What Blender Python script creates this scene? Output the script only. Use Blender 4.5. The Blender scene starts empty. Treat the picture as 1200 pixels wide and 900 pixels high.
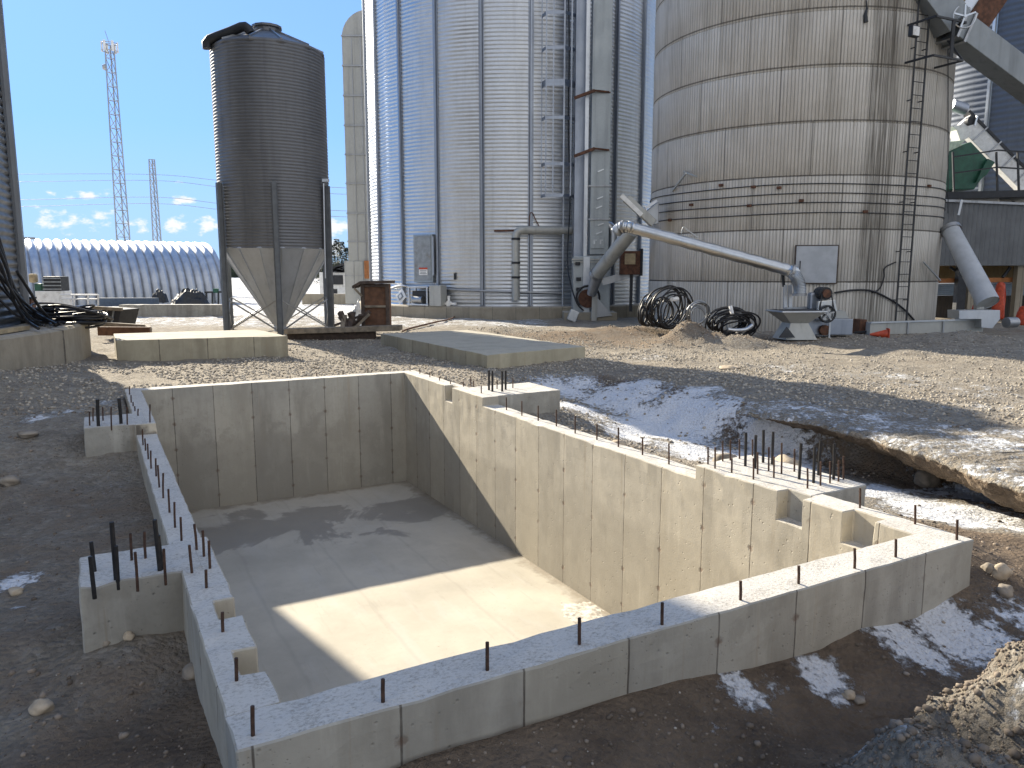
import bpy, bmesh, math, random
import numpy as np
from mathutils import Vector, Matrix, noise as mnoise
random.seed(7); rng = np.random.default_rng(11)
C = bpy.context.scene.collection
S = bpy.context.scene
R_ = math.radians

# ------------------------------------------------------------------ camera
EYE = 1.83                      # metres above the top of the pit wall (z = 0)
FPX = 890.0                     # focal length in pixels of a 1200 px wide frame
TH = math.atan((450 - 319) / FPX)
cam = bpy.data.cameras.new('camera'); co = bpy.data.objects.new('camera', cam); C.objects.link(co)
co.location = (0, 0, EYE); co.rotation_euler = (math.pi / 2 - TH, 0, 0)
cam.sensor_width = 36; cam.lens = 36 * FPX / 1200; cam.clip_start = 0.05; cam.clip_end = 5000
S.camera = co

# ------------------------------------------------------------------ sky and sun
SUN_EL = R_(24.5); TO_SUN = Vector((-.65, .76, 0)).normalized()
W = bpy.data.worlds.new('World'); S.world = W; W.use_nodes = True
SKY_STRENGTH = 0.15
def build_world():
    nt = W.node_tree; N = nt.nodes; L = nt.links; N.clear()
    out = N.new('ShaderNodeOutputWorld'); bg = N.new('ShaderNodeBackground')
    sky = N.new('ShaderNodeTexSky'); sky.sky_type = 'NISHITA'; sky.sun_disc = False
    sky.sun_elevation = SUN_EL; sky.sun_rotation = math.atan2(TO_SUN.x, TO_SUN.y)
    sky.air_density = 1.0; sky.dust_density = 0.25; sky.ozone_density = 2.6; sky.altitude = 300
    tc = N.new('ShaderNodeTexCoord'); sp = N.new('ShaderNodeSeparateXYZ'); L.new(tc.outputs['Generated'], sp.inputs[0])
    def M(op, a, b=None):
        n = N.new('ShaderNodeMath'); n.operation = op
        for i, v in enumerate((a, b)):
            if v is None: continue
            if isinstance(v, (int, float)): n.inputs[i].default_value = v
            else: L.new(v, n.inputs[i])
        return n.outputs[0]
    az = M('ARCTAN2', sp.outputs[0], sp.outputs[1]); el = M('ARCSINE', sp.outputs[2])
    nz = N.new('ShaderNodeTexNoise'); nz.inputs['Scale'].default_value = 42; nz.inputs['Detail'].default_value = 7
    nz.inputs['Roughness'].default_value = .62
    mp = N.new('ShaderNodeMapping'); mp.inputs['Scale'].default_value = (1, 1, 1.9)
    L.new(tc.outputs['Generated'], mp.inputs[0]); L.new(mp.outputs[0], nz.inputs['Vector'])
    best = None
    blobs = [(102, 229, 24, 8), (90, 260, 40, 11), (120, 257, 22, 12), (212, 236, 20, 7), (165, 262, 22, 9), (243, 262, 26, 11), (205, 264, 18, 8),
             (395, 266, 22, 13), (388, 290, 30, 14), (58, 226, 8, 4), (212, 213, 9, 3), (300, 255, 30, 12), (520, 265, 60, 14), (-60, 240, 50, 12), (-160, 262, 60, 12), (1350, 250, 80, 16)]
    for (px, py, w, h) in blobs:
        u = (px - 600) / FPX; v = (py - 450) / FPX
        d = Vector((u, math.cos(TH) - v * math.sin(TH), -math.sin(TH) - v * math.cos(TH)))
        a0 = math.atan2(d.x, d.y); e0 = math.asin(d.z / d.length)
        da = M('MULTIPLY', M('SUBTRACT', az, a0), FPX / w); de = M('MULTIPLY', M('SUBTRACT', el, e0), FPX / h)
        dd = M('SQRT', M('ADD', M('MULTIPLY', da, da), M('MULTIPLY', de, de)))
        m = M('SUBTRACT', 1.0, dd)
        best = m if best is None else M('MAXIMUM', best, m)
    cl = M('ADD', M('MULTIPLY', best, .55), M('MULTIPLY', M('SUBTRACT', nz.outputs[0], .5), 2.6))
    mr = N.new('ShaderNodeMapRange'); mr.interpolation_type = 'SMOOTHSTEP'
    mr.inputs[1].default_value = .12; mr.inputs[2].default_value = .62; L.new(cl, mr.inputs[0])
    # thin milky band close to the horizon
    hz = N.new('ShaderNodeMapRange'); hz.inputs[1].default_value = .0; hz.inputs[2].default_value = .17
    hz.inputs[3].default_value = .6; hz.inputs[4].default_value = 0; L.new(el, hz.inputs[0])
    # soft shoulder: the glow beside the sun stays below the clipping point
    s3 = N.new('ShaderNodeSeparateColor'); L.new(sky.outputs[0], s3.inputs[0]); c3 = N.new('ShaderNodeCombineColor')
    for i, (k, g) in enumerate(((1.25, .82), (2.35, .90), (5.0, .96))):
        v = s3.outputs[i]; L.new(M('MULTIPLY', M('DIVIDE', M('MULTIPLY', v, k), M('ADD', v, k)), g), c3.inputs[i])
    veil = N.new('ShaderNodeMixRGB'); L.new(hz.outputs[0], veil.inputs[0]); L.new(c3.outputs[0], veil.inputs[1])
    veil.inputs[2].default_value = (1.35, 1.75, 2.15, 1)
    mix = N.new('ShaderNodeMixRGB'); L.new(mr.outputs[0], mix.inputs[0]); L.new(veil.outputs[0], mix.inputs[1])
    mix.inputs[2].default_value = (2.3, 2.35, 2.4, 1)
    # broken bright cloud added behind the camera, unseen, as neutral fill light
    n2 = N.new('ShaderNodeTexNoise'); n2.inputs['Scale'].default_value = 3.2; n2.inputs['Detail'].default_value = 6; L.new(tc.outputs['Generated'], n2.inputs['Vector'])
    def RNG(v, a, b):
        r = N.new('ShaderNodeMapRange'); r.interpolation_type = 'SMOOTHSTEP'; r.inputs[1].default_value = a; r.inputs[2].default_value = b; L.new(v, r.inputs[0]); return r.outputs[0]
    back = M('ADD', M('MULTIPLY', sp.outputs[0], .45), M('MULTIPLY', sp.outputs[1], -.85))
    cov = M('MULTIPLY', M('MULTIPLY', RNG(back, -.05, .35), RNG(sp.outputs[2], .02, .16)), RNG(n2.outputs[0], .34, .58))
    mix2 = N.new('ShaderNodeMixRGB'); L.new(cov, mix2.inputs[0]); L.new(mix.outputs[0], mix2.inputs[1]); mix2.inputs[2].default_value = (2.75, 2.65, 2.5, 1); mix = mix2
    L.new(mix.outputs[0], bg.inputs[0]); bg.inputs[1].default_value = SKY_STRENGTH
    L.new(bg.outputs[0], out.inputs[0])
build_world()
sl = bpy.data.lights.new('sun', 'SUN'); sl.energy = 4.3; sl.angle = R_(.55); sl.color = (1, .90, .73)
so = bpy.data.objects.new('sun', sl); C.objects.link(so)
sun_dir = Vector((TO_SUN.x * math.cos(SUN_EL), TO_SUN.y * math.cos(SUN_EL), math.sin(SUN_EL)))
so.rotation_euler = sun_dir.to_track_quat('Z', 'Y').to_euler(); so.location = sun_dir * 80
S.view_settings.view_transform = 'Standard'; S.view_settings.look = 'None'
S.view_settings.exposure = 1.56; S.view_settings.gamma = 1
S.render.engine = 'CYCLES'
S.cycles.max_bounces = 7; S.cycles.diffuse_bounces = 4; S.cycles.glossy_bounces = 3; S.cycles.use_denoising = True
S.cycles.sample_clamp_indirect = 6

# ------------------------------------------------------------------ measuring helpers
def ray(x, y):
    u = (x - 600) / FPX; v = (y - 450) / FPX
    return Vector((u, math.cos(TH) - v * math.sin(TH), -math.sin(TH) - v * math.cos(TH)))
def at_z(x, y, z):
    r = ray(x, y); P = r * ((z - EYE) / r.z); return Vector((P.x, P.y, z))
def at_Y(x, y, Y):
    r = ray(x, y); P = r * (Y / r.y); return Vector((P.x, P.y, P.z + EYE))
PA = R_(28.9); ca, sa = math.cos(PA), math.sin(PA)          # the pit's own axes: s along its short side, t along its long side
def st2w(s, t, z=0.0): return Vector((s * ca - t * sa, s * sa + t * ca, z))
def w2st(P): return (P.x * ca + P.y * sa, -P.x * sa + P.y * ca)

# ------------------------------------------------------------------ object helpers
def thing(name, label, cat, loc=(0, 0, 0), rotz=0, group=None):
    o = bpy.data.objects.new(name, None); C.objects.link(o); o.location = loc; o.rotation_euler = (0, 0, rotz)
    o.empty_display_size = .2
    tag(o, label, cat, group); return o
def tag(o, label=None, cat=None, group=None, kind=None):
    for k, v in (('label', label), ('category', cat), ('group', group), ('kind', kind)):
        if v: o[k] = v
    return o
def mloc(o): 
    m = Matrix.Translation(o.location) @ o.rotation_euler.to_matrix().to_4x4()
    return m if o.parent is None else mloc(o.parent) @ m
class MB:
    def __init__(s): s.v = []; s.f = []; s.fm = []
    def add(s, vs, fs):
        n = len(s.v); s.v += [tuple(p) for p in vs]; s.f += [tuple(i + n for i in f) for f in fs]; return s
    def hexa(s, p):      # eight corners: bottom four counter-clockwise, top four
        return s.add(p, [(3, 2, 1, 0), (4, 5, 6, 7), (0, 1, 5, 4), (1, 2, 6, 5), (2, 3, 7, 6), (3, 0, 4, 7)])
    def box(s, c, d, rot=0.0, M=None):
        x, y, z = d[0] / 2, d[1] / 2, d[2] / 2
        m = (Matrix.Translation(c) @ (M if M is not None else Matrix.Rotation(rot, 4, 'Z')))
        return s.hexa([m @ Vector(q) for q in ((-x, -y, -z), (x, -y, -z), (x, y, -z), (-x, y, -z), (-x, -y, z), (x, -y, z), (x, y, z), (-x, y, z))])
    def stbox(s, s0, s1, t0, t1, z0, z1):
        return s.hexa([st2w(a, b, c) for c in (z0, z1) for a, b in ((s0, t0), (s1, t0), (s1, t1), (s0, t1))])
    def bar(s, p, q, w, h=None, up=(0, 0, 1)):
        p, q = Vector(p), Vector(q); h = h or w; d = (q - p).normalized(); u = Vector(up)
        if abs(d.dot(u)) > .98: u = Vector((0, 1, 0))
        a = d.cross(u).normalized() * w / 2; b = a.cross(d).normalized() * h / 2
        return s.add([p - a - b, p + a - b, p + a + b, p - a + b, q - a - b, q + a - b, q + a + b, q - a + b],
                     [(0, 1, 2, 3), (7, 6, 5, 4), (0, 4, 5, 1), (1, 5, 6, 2), (2, 6, 7, 3), (3, 7, 4, 0)])
    def tube(s, pts, r, n=8, caps=True, closed=False):
        pts = [Vector(p) for p in pts]; m = len(pts); rs = r if isinstance(r, (list, tuple)) else [r] * m
        base = len(s.v); prev = None
        for i, p in enumerate(pts):
            a, b = (pts[(i - 1) % m], pts[(i + 1) % m]) if closed else (pts[max(i - 1, 0)], pts[min(i + 1, m - 1)])
            d = (b - a).normalized()
            if prev is None:
                u = Vector((0, 0, 1)) if abs(d.z) < .9 else Vector((1, 0, 0)); x = d.cross(u).normalized()
            else:
                x = (prev - d * prev.dot(d)).normalized()
            prev = x; y = d.cross(x)
            for k in range(n):
                t = 2 * math.pi * k / n; s.v.append(tuple(p + (x * math.cos(t) + y * math.sin(t)) * rs[i]))
        for i in range(m if closed else m - 1):
            j = (i + 1) % m
            for k in range(n):
                k2 = (k + 1) % n
                s.f.append((base + i * n + k, base + i * n + k2, base + j * n + k2, base + j * n + k))
        if caps and not closed:
            s.f.append(tuple(base + k for k in reversed(range(n)))); s.f.append(tuple(base + (m - 1) * n + k for k in range(n)))
        return s
    def lathe(s, prof, c=(0, 0, 0), n=48, a0=0.0, a1=2 * math.pi, cap0=False, cap1=False):
        base = len(s.v); full = abs(a1 - a0 - 2 * math.pi) < 1e-6; cols = n if full else n + 1
        for (r, z) in prof:
            for k in range(cols):
                a = a0 + (a1 - a0) * k / n; s.v.append((c[0] + r * math.cos(a), c[1] + r * math.sin(a), c[2] + z))
        for i in range(len(prof) - 1):
            for k in range(n):
                k2 = (k + 1) % cols
                s.f.append((base + i * cols + k, base + i * cols + k2, base + (i + 1) * cols + k2, base + (i + 1) * cols + k))
        if cap0: s.f.append(tuple(base + k for k in reversed(range(cols))))
        if cap1: s.f.append(tuple(base + (len(prof) - 1) * cols + k for k in range(cols)))
        return s
    def prism(s, poly, d):          # planar polygon pushed along d
        n = len(poly); d = Vector(d); poly = [Vector(p) for p in poly]
        s.add(poly + [p + d for p in poly], [tuple(reversed(range(n))), tuple(range(n, 2 * n))] + [(i, (i + 1) % n, n + (i + 1) % n, n + i) for i in range(n)])
        return s
    def build(s, name, mat, parent=None, smooth=False, bevel=0.0, fix=True):
        me = bpy.data.meshes.new(name)
        v = np.array(s.v, dtype=float)
        if parent is not None:
            inv = np.array(mloc(parent).inverted()); v = v @ inv[:3, :3].T + inv[:3, 3]
        me.from_pydata(v.tolist(), [], s.f); me.update()
        if fix:
            bm = bmesh.new(); bm.from_mesh(me); bmesh.ops.recalc_face_normals(bm, faces=bm.faces); bm.to_mesh(me); bm.free()
        for m in (mat if isinstance(mat, list) else [mat]): me.materials.append(m)
        o = bpy.data.objects.new(name, me); C.objects.link(o)
        if parent is not None: o.parent = parent
        if smooth:
            me.polygons.foreach_set('use_smooth', [True] * len(me.polygons)); 
            if smooth != 'all': me.set_sharp_from_angle(angle=R_(35 if smooth is True else smooth))
        if bevel:
            b = o.modifiers.new('bevel', 'BEVEL'); b.width = bevel; b.segments = 2; b.limit_method = 'ANGLE'; b.angle_limit = R_(40)
        return o

# ------------------------------------------------------------------ materials
def mat(name):
    m = bpy.data.materials.new(name); m.use_nodes = True; nt = m.node_tree; nt.nodes.clear()
    o = nt.nodes.new('ShaderNodeOutputMaterial'); p = nt.nodes.new('ShaderNodeBsdfPrincipled'); nt.links.new(p.outputs[0], o.inputs[0])
    return m, NT(nt, p)
class NT:
    def __init__(s, nt, p): s.nt = nt; s.p = p; s.tc = None
    def n(s, t, **kw):
        x = s.nt.nodes.new('ShaderNode' + t)
        for k, v in kw.items(): setattr(x, k, v)
        return x
    def link(s, a, b): s.nt.links.new(a, b)
    def set(s, sock, v):
        if hasattr(v, 'is_output'): s.link(v, sock)
        elif isinstance(v, (tuple, list)) and len(v) == 3 and sock.type == 'RGBA': sock.default_value = (*v, 1)
        else: sock.default_value = v
    def obj(s):
        if not s.tc: s.tc = s.n('TexCoord')
        return s.tc.outputs['Object']
    def map(s, scale, vec=None):
        m = s.n('Mapping'); m.inputs['Scale'].default_value = scale; s.link(vec or s.obj(), m.inputs[0]); return m.outputs[0]
    def noise(s, scale, detail=5, rough=.55, vec=None, dist=0.0):
        x = s.n('TexNoise'); x.inputs['Scale'].default_value = scale; x.inputs['Detail'].default_value = detail
        x.inputs['Roughness'].default_value = rough; x.inputs['Distortion'].default_value = dist
        s.link(vec or s.obj(), x.inputs['Vector']); return x.outputs[0]
    def vor(s, scale, vec=None, feature='F1', out='Distance'):
        x = s.n('TexVoronoi'); x.feature = feature; x.inputs['Scale'].default_value = scale; s.link(vec or s.obj(), x.inputs['Vector']); return x.outputs[out]
    def math(s, op, a, b=0.0, c=None):
        x = s.n('Math', operation=op); s.set(x.inputs[0], a); s.set(x.inputs[1], b)
        if c is not None: s.set(x.inputs[2], c)
        return x.outputs[0]
    def ramp(s, v, a, b, lo=0.0, hi=1.0):
        x = s.n('MapRange', interpolation_type='SMOOTHSTEP'); s.set(x.inputs[0], v)
        x.inputs[1].default_value = a; x.inputs[2].default_value = b; x.inputs[3].default_value = lo; x.inputs[4].default_value = hi; return x.outputs[0]
    def mix(s, f, a, b, mode='MIX'):
        x = s.n('MixRGB', blend_type=mode); s.set(x.inputs[0], f); s.set(x.inputs[1], a); s.set(x.inputs[2], b); return x.outputs[0]
    def xyz(s, v=None):
        x = s.n('SeparateXYZ'); s.link(v or s.obj(), x.inputs[0]); return x.outputs
    def bump(s, h, strength=.5, dist=.02, normal=None):
        x = s.n('Bump'); x.inputs['Strength'].default_value = strength; x.inputs['Distance'].default_value = dist; s.link(h, x.inputs['Height'])
        if normal: s.link(normal, x.inputs['Normal'])
        return x.outputs[0]
    def out(s, col=None, rough=None, metal=None, normal=None):
        for k, v in (('Base Color', col), ('Roughness', rough), ('Metallic', metal), ('Normal', normal)):
            if v is not None: s.set(s.p.inputs[k], v)
def simple(name, col, rough=.6, metal=0.0, var=.25, scale=6.0, bump=.0, dirt=None):
    m, t = mat(name)
    n = t.noise(scale, 6, .6); c2 = tuple(c * (1 - var) for c in col); c1 = tuple(min(1, c * (1 + var * .6)) for c in col)
    c = t.mix(t.ramp(n, .3, .7), c2, c1)
    if dirt: c = t.mix(t.math('MULTIPLY', t.ramp(t.noise(scale * .4, 7, .7), .52, .68), .7), c, dirt)
    t.out(c, t.ramp(t.noise(scale * 2, 3), .3, .7, max(.05, rough - .1), min(1, rough + .1)), metal)
    if bump: t.out(normal=t.bump(t.noise(scale * 6, 6, .65), bump, .01))
    return m
M = {}
def galv(name, col=(.62, .64, .66), rough=.36, spangle=9.0, stain=.0, metal=1.0, bmp=.12):
    m, t = mat(name)
    n = t.noise(1.1, 5, .6); v = t.vor(spangle, out='Color'); vx = t.xyz(v)[0]
    f = t.math('ADD', t.math('MULTIPLY', n, .8), t.math('MULTIPLY', vx, .12))
    c = t.mix(t.ramp(f, .25, .7), tuple(x * .90 for x in col), tuple(min(1, x * 1.06) for x in col))
    st = t.noise(1.0, 6, .65, t.map((3.0, 3.0, .16)))
    c = t.mix(t.math('MULTIPLY', t.ramp(st, .5, .72), .25 + stain), c, tuple(x * .55 for x in col))
    t.out(c, t.ramp(t.math('ADD', n, t.math('MULTIPLY', st, .5)), .5, 1.0, rough - .08, rough + .14), metal)
    t.out(normal=t.bump(t.noise(.9, 3), bmp, .05))
    return m
M['galv'] = galv('galvanized_steel', (.58, .60, .62), .43); M['hopper_metal'] = galv('brown_grey_weathered_steel', (.165, .17, .18), .5, 7, .15, .55)
M['cone_metal'] = galv('pale_cone_steel', (.45, .48, .52), .5, 8, .15, .5)
M['left_metal'] = galv('grey_weathered_steel', (.19, .195, .20), .45, 7, .2, .8)
M['galv_dark'] = galv('weathered_galvanized', (.40, .41, .42), .46, 7, .3)
M['galv_old'] = galv('dull_galvanized', (.44, .44, .41), .55, 8, .3, .45)
M['galv_flat'] = galv('flat_galvanized', (.38, .41, .42), .48, 16, .1, .75)
M['chute_metal'] = galv('grey_chute_steel', (.26, .28, .29), .5, 5, .2, .6)
M['galv_bright'] = galv('bright_galvanized', (.56, .58, .59), .34, 14, .0, 1.0, .02)
M['blue_steel'] = galv('blue_grey_steel', (.34, .37, .42), .44, 8, .1)  # darker blue-grey galvanized steel
M['far_steel'] = galv('dark_blue_steel', (.12, .14, .175), .55, 8, .1, .3)
M['black_rubber'] = simple('black_rubber', (.016, .016, .018), .5, 0, .3)
M['rebar'] = simple('rusty_rebar', (.075, .04, .026), .8, .2, .5, 40, .4)
M['rod'] = simple('dark_steel_rod', (.03, .028, .028), .55, .5, .4, 30, .3)
M['rust'] = simple('rusty_steel', (.13, .06, .035), .8, .1, .5, 8, .3)
M['dark'] = simple('dark_painted_steel', (.03, .032, .036), .55, .2, .3)
M['grey_paint'] = simple('grey_painted_steel', (.27, .29, .30), .5, .1, .2, 5, .1, (.18, .15, .12))
M['leg_paint'] = simple('dark_grey_leg_steel', (.12, .13, .14), .5, .2, .2, 5)
M['door_paint'] = simple('blue_grey_door_paint', (.42, .44, .46), .5, 0, .12, 3, .1)
M['white_paint'] = simple('white_paint', (.74, .74, .72), .5, 0, .12, 5, 0, (.45, .42, .38))
M['brown_wood'] = simple('brown_plywood', (.15, .075, .042), .8, 0, .35, 7, .3)
M['brown_frame'] = simple('weathered_brown_frame', (.085, .062, .05), .85, 0, .4, 9, .3)
M['timber'] = simple('weathered_timber', (.24, .20, .15), .85, 0, .4, 6, .4)
M['pale_timber'] = simple('pale_board', (.42, .33, .2), .8, 0, .3, 5, .3)
M['green_paint'] = simple('dark_green_paint', (.02, .10, .06), .45, 0, .3, 4, 0)
M['orange'] = simple('orange_plastic', (.50, .065, .022), .55, 0, .3, 12, .2)
M['rust_orange'] = simple('rust_orange_paint', (.42, .16, .05), .7, 0, .3, 5)
M['stone'] = simple('field_stone', (.27, .23, .18), .85, 0, .4, 7, .5)
M['pale_stone'] = simple('pale_broken_stone', (.44, .36, .26), .85, 0, .3, 9, .5)
M['snow'] = simple('packed_snow', (.80, .82, .84), .7, 0, .08, 9, .6)
M['dirty_snow'] = simple('dirty_snow', (.56, .52, .45), .85, 0, .5, 16, .6, (.28, .23, .17))
M['bark'] = simple('dark_bark', (.06, .045, .035), .9)
M['needles'] = simple('conifer_needles', (.035, .05, .03), .8, 0, .5, 2)

def concrete(name, joint=None, base=(.45, .413, .342), off=0.0, pitch=.61, ties=True, frost=.7, streak=.5, damp=None, blotch=.0):
    m, t = mat(name); o = t.xyz(); g = t.n('NewGeometry'); nz = t.xyz(g.outputs['Normal'])[2]
    n1 = t.noise(.8, 7, .62); n2 = t.noise(5, 6, .65); n3 = t.noise(1.0, 6, .6, t.map((1.6, 1.6, .3)))
    c = t.mix(t.ramp(n1, .3, .72), tuple(x * .80 for x in base), tuple(min(1, x * 1.14) for x in base))
    c = t.mix(t.math('MULTIPLY', t.ramp(n2, .42, .66), .42), c, tuple(x * .60 for x in base))
    if blotch: c = t.mix(t.math('MULTIPLY', t.ramp(t.math('ADD', t.noise(2.3, 6, .68), t.ramp(o[2], -1.9, -.1, .07, -.09)), .47, .58), blotch), c, tuple(x * .5 for x in base))
    n5 = t.noise(22, 7, .75); c = t.mix(t.math('MULTIPLY', t.ramp(n5, .5, .68), .30), c, tuple(x * .58 for x in base))
    c = t.mix(t.math('MULTIPLY', t.ramp(n3, .46, .62), streak), c, (base[0] * .44, base[1] * .43, base[2] * .42))
    n4 = t.noise(1.0, 5, .7, t.map((4.5, 4.5, .5))); c = t.mix(t.math('MULTIPLY', t.ramp(n4, .54, .7), .45), c, tuple(min(1, x * 1.35) for x in base))
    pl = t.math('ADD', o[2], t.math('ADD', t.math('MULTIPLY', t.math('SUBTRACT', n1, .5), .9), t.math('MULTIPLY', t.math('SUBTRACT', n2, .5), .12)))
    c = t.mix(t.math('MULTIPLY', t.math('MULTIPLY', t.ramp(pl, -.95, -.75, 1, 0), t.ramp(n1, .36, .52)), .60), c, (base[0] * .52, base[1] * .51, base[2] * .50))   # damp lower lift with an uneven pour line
    run = t.noise(1.0, 6, .7, t.map((7, 7, .22))); c = t.mix(t.math('MULTIPLY', t.math('MULTIPLY', t.ramp(run, .56, .70), t.ramp(o[2], -1.5, -.2)), .5), c, (.24, .17, .10))
    h = t.math('MULTIPLY', t.ramp(t.vor(17), .0, .20, 1, 0), t.ramp(t.noise(3.2, 4), .46, .58))
    h = t.math('MAXIMUM', h, t.math('MULTIPLY', t.ramp(t.vor(38), .0, .22, 1, 0), t.ramp(t.noise(2.0, 4), .5, .62)))
    c = t.mix(t.math('MULTIPLY', h, .75), c, tuple(x * .32 for x in base))          # bug holes
    hgt = t.math('SUBTRACT', t.math('ADD', t.math('MULTIPLY', n2, .35), t.math('MULTIPLY', t.noise(60, 4, .7), .2)), t.math('MULTIPLY', h, .8))
    top = t.ramp(nz, .75, .92)
    if joint:
        ax = {'s': o[0], 't': o[1]}[joint]
        q = t.math('DIVIDE', t.math('SUBTRACT', ax, off), pitch); fr = t.math('ABSOLUTE', t.math('SUBTRACT', t.math('FRACT', t.math('ADD', q, 100.0)), .5))
        idx = t.math('FLOOR', t.math('ADD', q, 100.0))
        wn = t.n('TexWhiteNoise', noise_dimensions='1D'); t.link(idx, wn.inputs['W']); rv = wn.outputs['Value']
        c = t.mix(.45, c, t.mix(rv, tuple(x * .78 for x in base), (min(1, base[0] * 1.16), base[1] * 1.13, base[2] * 1.06)))
        jit = t.math('MULTIPLY', t.math('SUBTRACT', t.noise(14, 4), .5), .010)
        edge = t.math('ADD', t.math('SUBTRACT', .5, fr), jit)
        line = t.math('MULTIPLY', t.ramp(edge, .004, .012, 1, 0), t.math('SUBTRACT', 1.0, top))
        c = t.mix(t.math('MULTIPLY', t.math('MULTIPLY', line, t.ramp(n2, .3, .6, .6, 1)), .85), c, (.07, .058, .048))
        hgt = t.math('SUBTRACT', hgt, t.math('MULTIPLY', line, .9))
        if ties:
            zq = t.math('ABSOLUTE', t.math('SUBTRACT', t.math('FRACT', t.math('DIVIDE', t.math('ADD', o[2], 20.12), .42)), .5))
            rr = t.math('SQRT', t.math('ADD', t.math('POWER', t.math('MULTIPLY', edge, pitch), 2.0), t.math('POWER', t.math('MULTIPLY', zq, .42), 2.0)))
            spot = t.math('MULTIPLY', t.ramp(t.math('ADD', rr, t.math('MULTIPLY', t.math('SUBTRACT', t.noise(40, 3), .5), .05)), .008, .040, 1, 0), t.math('SUBTRACT', 1.0, top))
            spot = t.math('MULTIPLY', spot, t.ramp(t.noise(4.7, 3), .38, .6)); c = t.mix(t.math('MULTIPLY', spot, .62), c, (.13, .075, .05)); hgt = t.math('SUBTRACT', hgt, t.math('MULTIPLY', spot, .5))
    fr_n = t.noise(38, 8, .8, t.map((1, 1.5, 1)))
    c = t.mix(t.math('MULTIPLY', top, frost), c, t.mix(t.ramp(t.math('ADD', fr_n, t.math('MULTIPLY', t.math('SUBTRACT', n2, .5), .35)), .34, .54), (.33, .305, .265), (.68, .655, .61)))
    hgt = t.math('ADD', hgt, t.math('MULTIPLY', t.math('MULTIPLY', top, fr_n), 1.0))
    t.out(c, t.ramp(n2, .3, .7, .78, .95), 0, t.bump(hgt, .55, .012))
    t.p.inputs['Specular IOR Level'].default_value = .25
    return m
M['conc_t'] = concrete('formed_concrete_long', 't', off=.05 + .305, blotch=.22)
M['conc_s'] = concrete('formed_concrete_short', 's', off=.37 + .06, streak=.8, base=(.42, .40, .35), blotch=.62)
M['conc_plain'] = concrete('formed_concrete_plain', base=(.40, .38, .33))
M['conc_pad'] = concrete('pad_concrete', 's', (.43, .39, .29), .3, 1.05, False, .25, .75)
M['conc_ring'] = concrete('footing_concrete', 's', (.36, .32, .25), .2, 1.1, False, .3, .6)

def floor_material():
    m, t = mat('pit_floor_concrete'); o = t.xyz()
    base = (.47, .43, .35)
    n1 = t.noise(.7, 7, .6); n2 = t.noise(3.5, 6, .65); n3 = t.noise(2.0, 6, .6, t.map((1.6, .35, 1)))
    c = t.mix(t.ramp(n1, .3, .7), tuple(x * .82 for x in base), tuple(x * 1.12 for x in base))
    c = t.mix(t.math('MULTIPLY', t.ramp(n2, .48, .75), .22), c, (.30, .27, .23))
    c = t.mix(t.math('MULTIPLY', t.ramp(n3, .5, .7), .3), c, (.52, .50, .46))
    # damp patches drying out at the far end
    dw = t.math('ADD', t.math('MULTIPLY', t.math('SUBTRACT', t.noise(.9, 5, .6, dist=.6), .5), 2.4), 0.0)
    dt = t.math('SUBTRACT', 1.0, t.math('ABSOLUTE', t.math('DIVIDE', t.math('SUBTRACT', o[1], 11.5), 1.5)))
    dm = t.ramp(t.math('ADD', dw, t.math('MULTIPLY', dt, .75)), .36, .5)
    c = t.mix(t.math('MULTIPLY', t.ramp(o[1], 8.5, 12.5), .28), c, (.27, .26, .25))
    c = t.mix(t.math('MULTIPLY', dm, .62), c, (.16, .145, .125))
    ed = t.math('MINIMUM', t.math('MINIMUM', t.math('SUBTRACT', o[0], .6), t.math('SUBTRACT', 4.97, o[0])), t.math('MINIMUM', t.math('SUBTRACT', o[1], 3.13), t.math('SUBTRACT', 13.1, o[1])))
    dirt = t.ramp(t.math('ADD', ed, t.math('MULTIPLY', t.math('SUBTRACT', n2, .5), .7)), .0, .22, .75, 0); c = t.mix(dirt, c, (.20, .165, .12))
    sp = t.math('MULTIPLY', t.ramp(t.noise(26, 6, .8), .60, .68), t.ramp(t.noise(1.3, 4), .48, .6)); c = t.mix(t.math('MULTIPLY', sp, .6), c, (.22, .18, .13))
    sc = t.noise(1, 6, .7, t.map((9, .8, 1))); c = t.mix(t.math('MULTIPLY', t.ramp(sc, .58, .66), .22), c, (.30, .27, .22))
    tr = t.math('ABSOLUTE', t.math('SUBTRACT', t.math('FRACT', t.math('DIVIDE', t.math('ADD', o[0], t.math('MULTIPLY', n1, .2)), 1.1)), .5))
    c = t.mix(t.ramp(tr, .0, .035, .18, 0), c, (.25, .23, .2))
    t.out(c, t.math('SUBTRACT', .85, t.math('MULTIPLY', dm, .3)), 0, t.bump(t.math('ADD', n2, t.noise(50, 5, .7)), .25, .006))
    return m
M['floor'] = floor_material()

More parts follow.
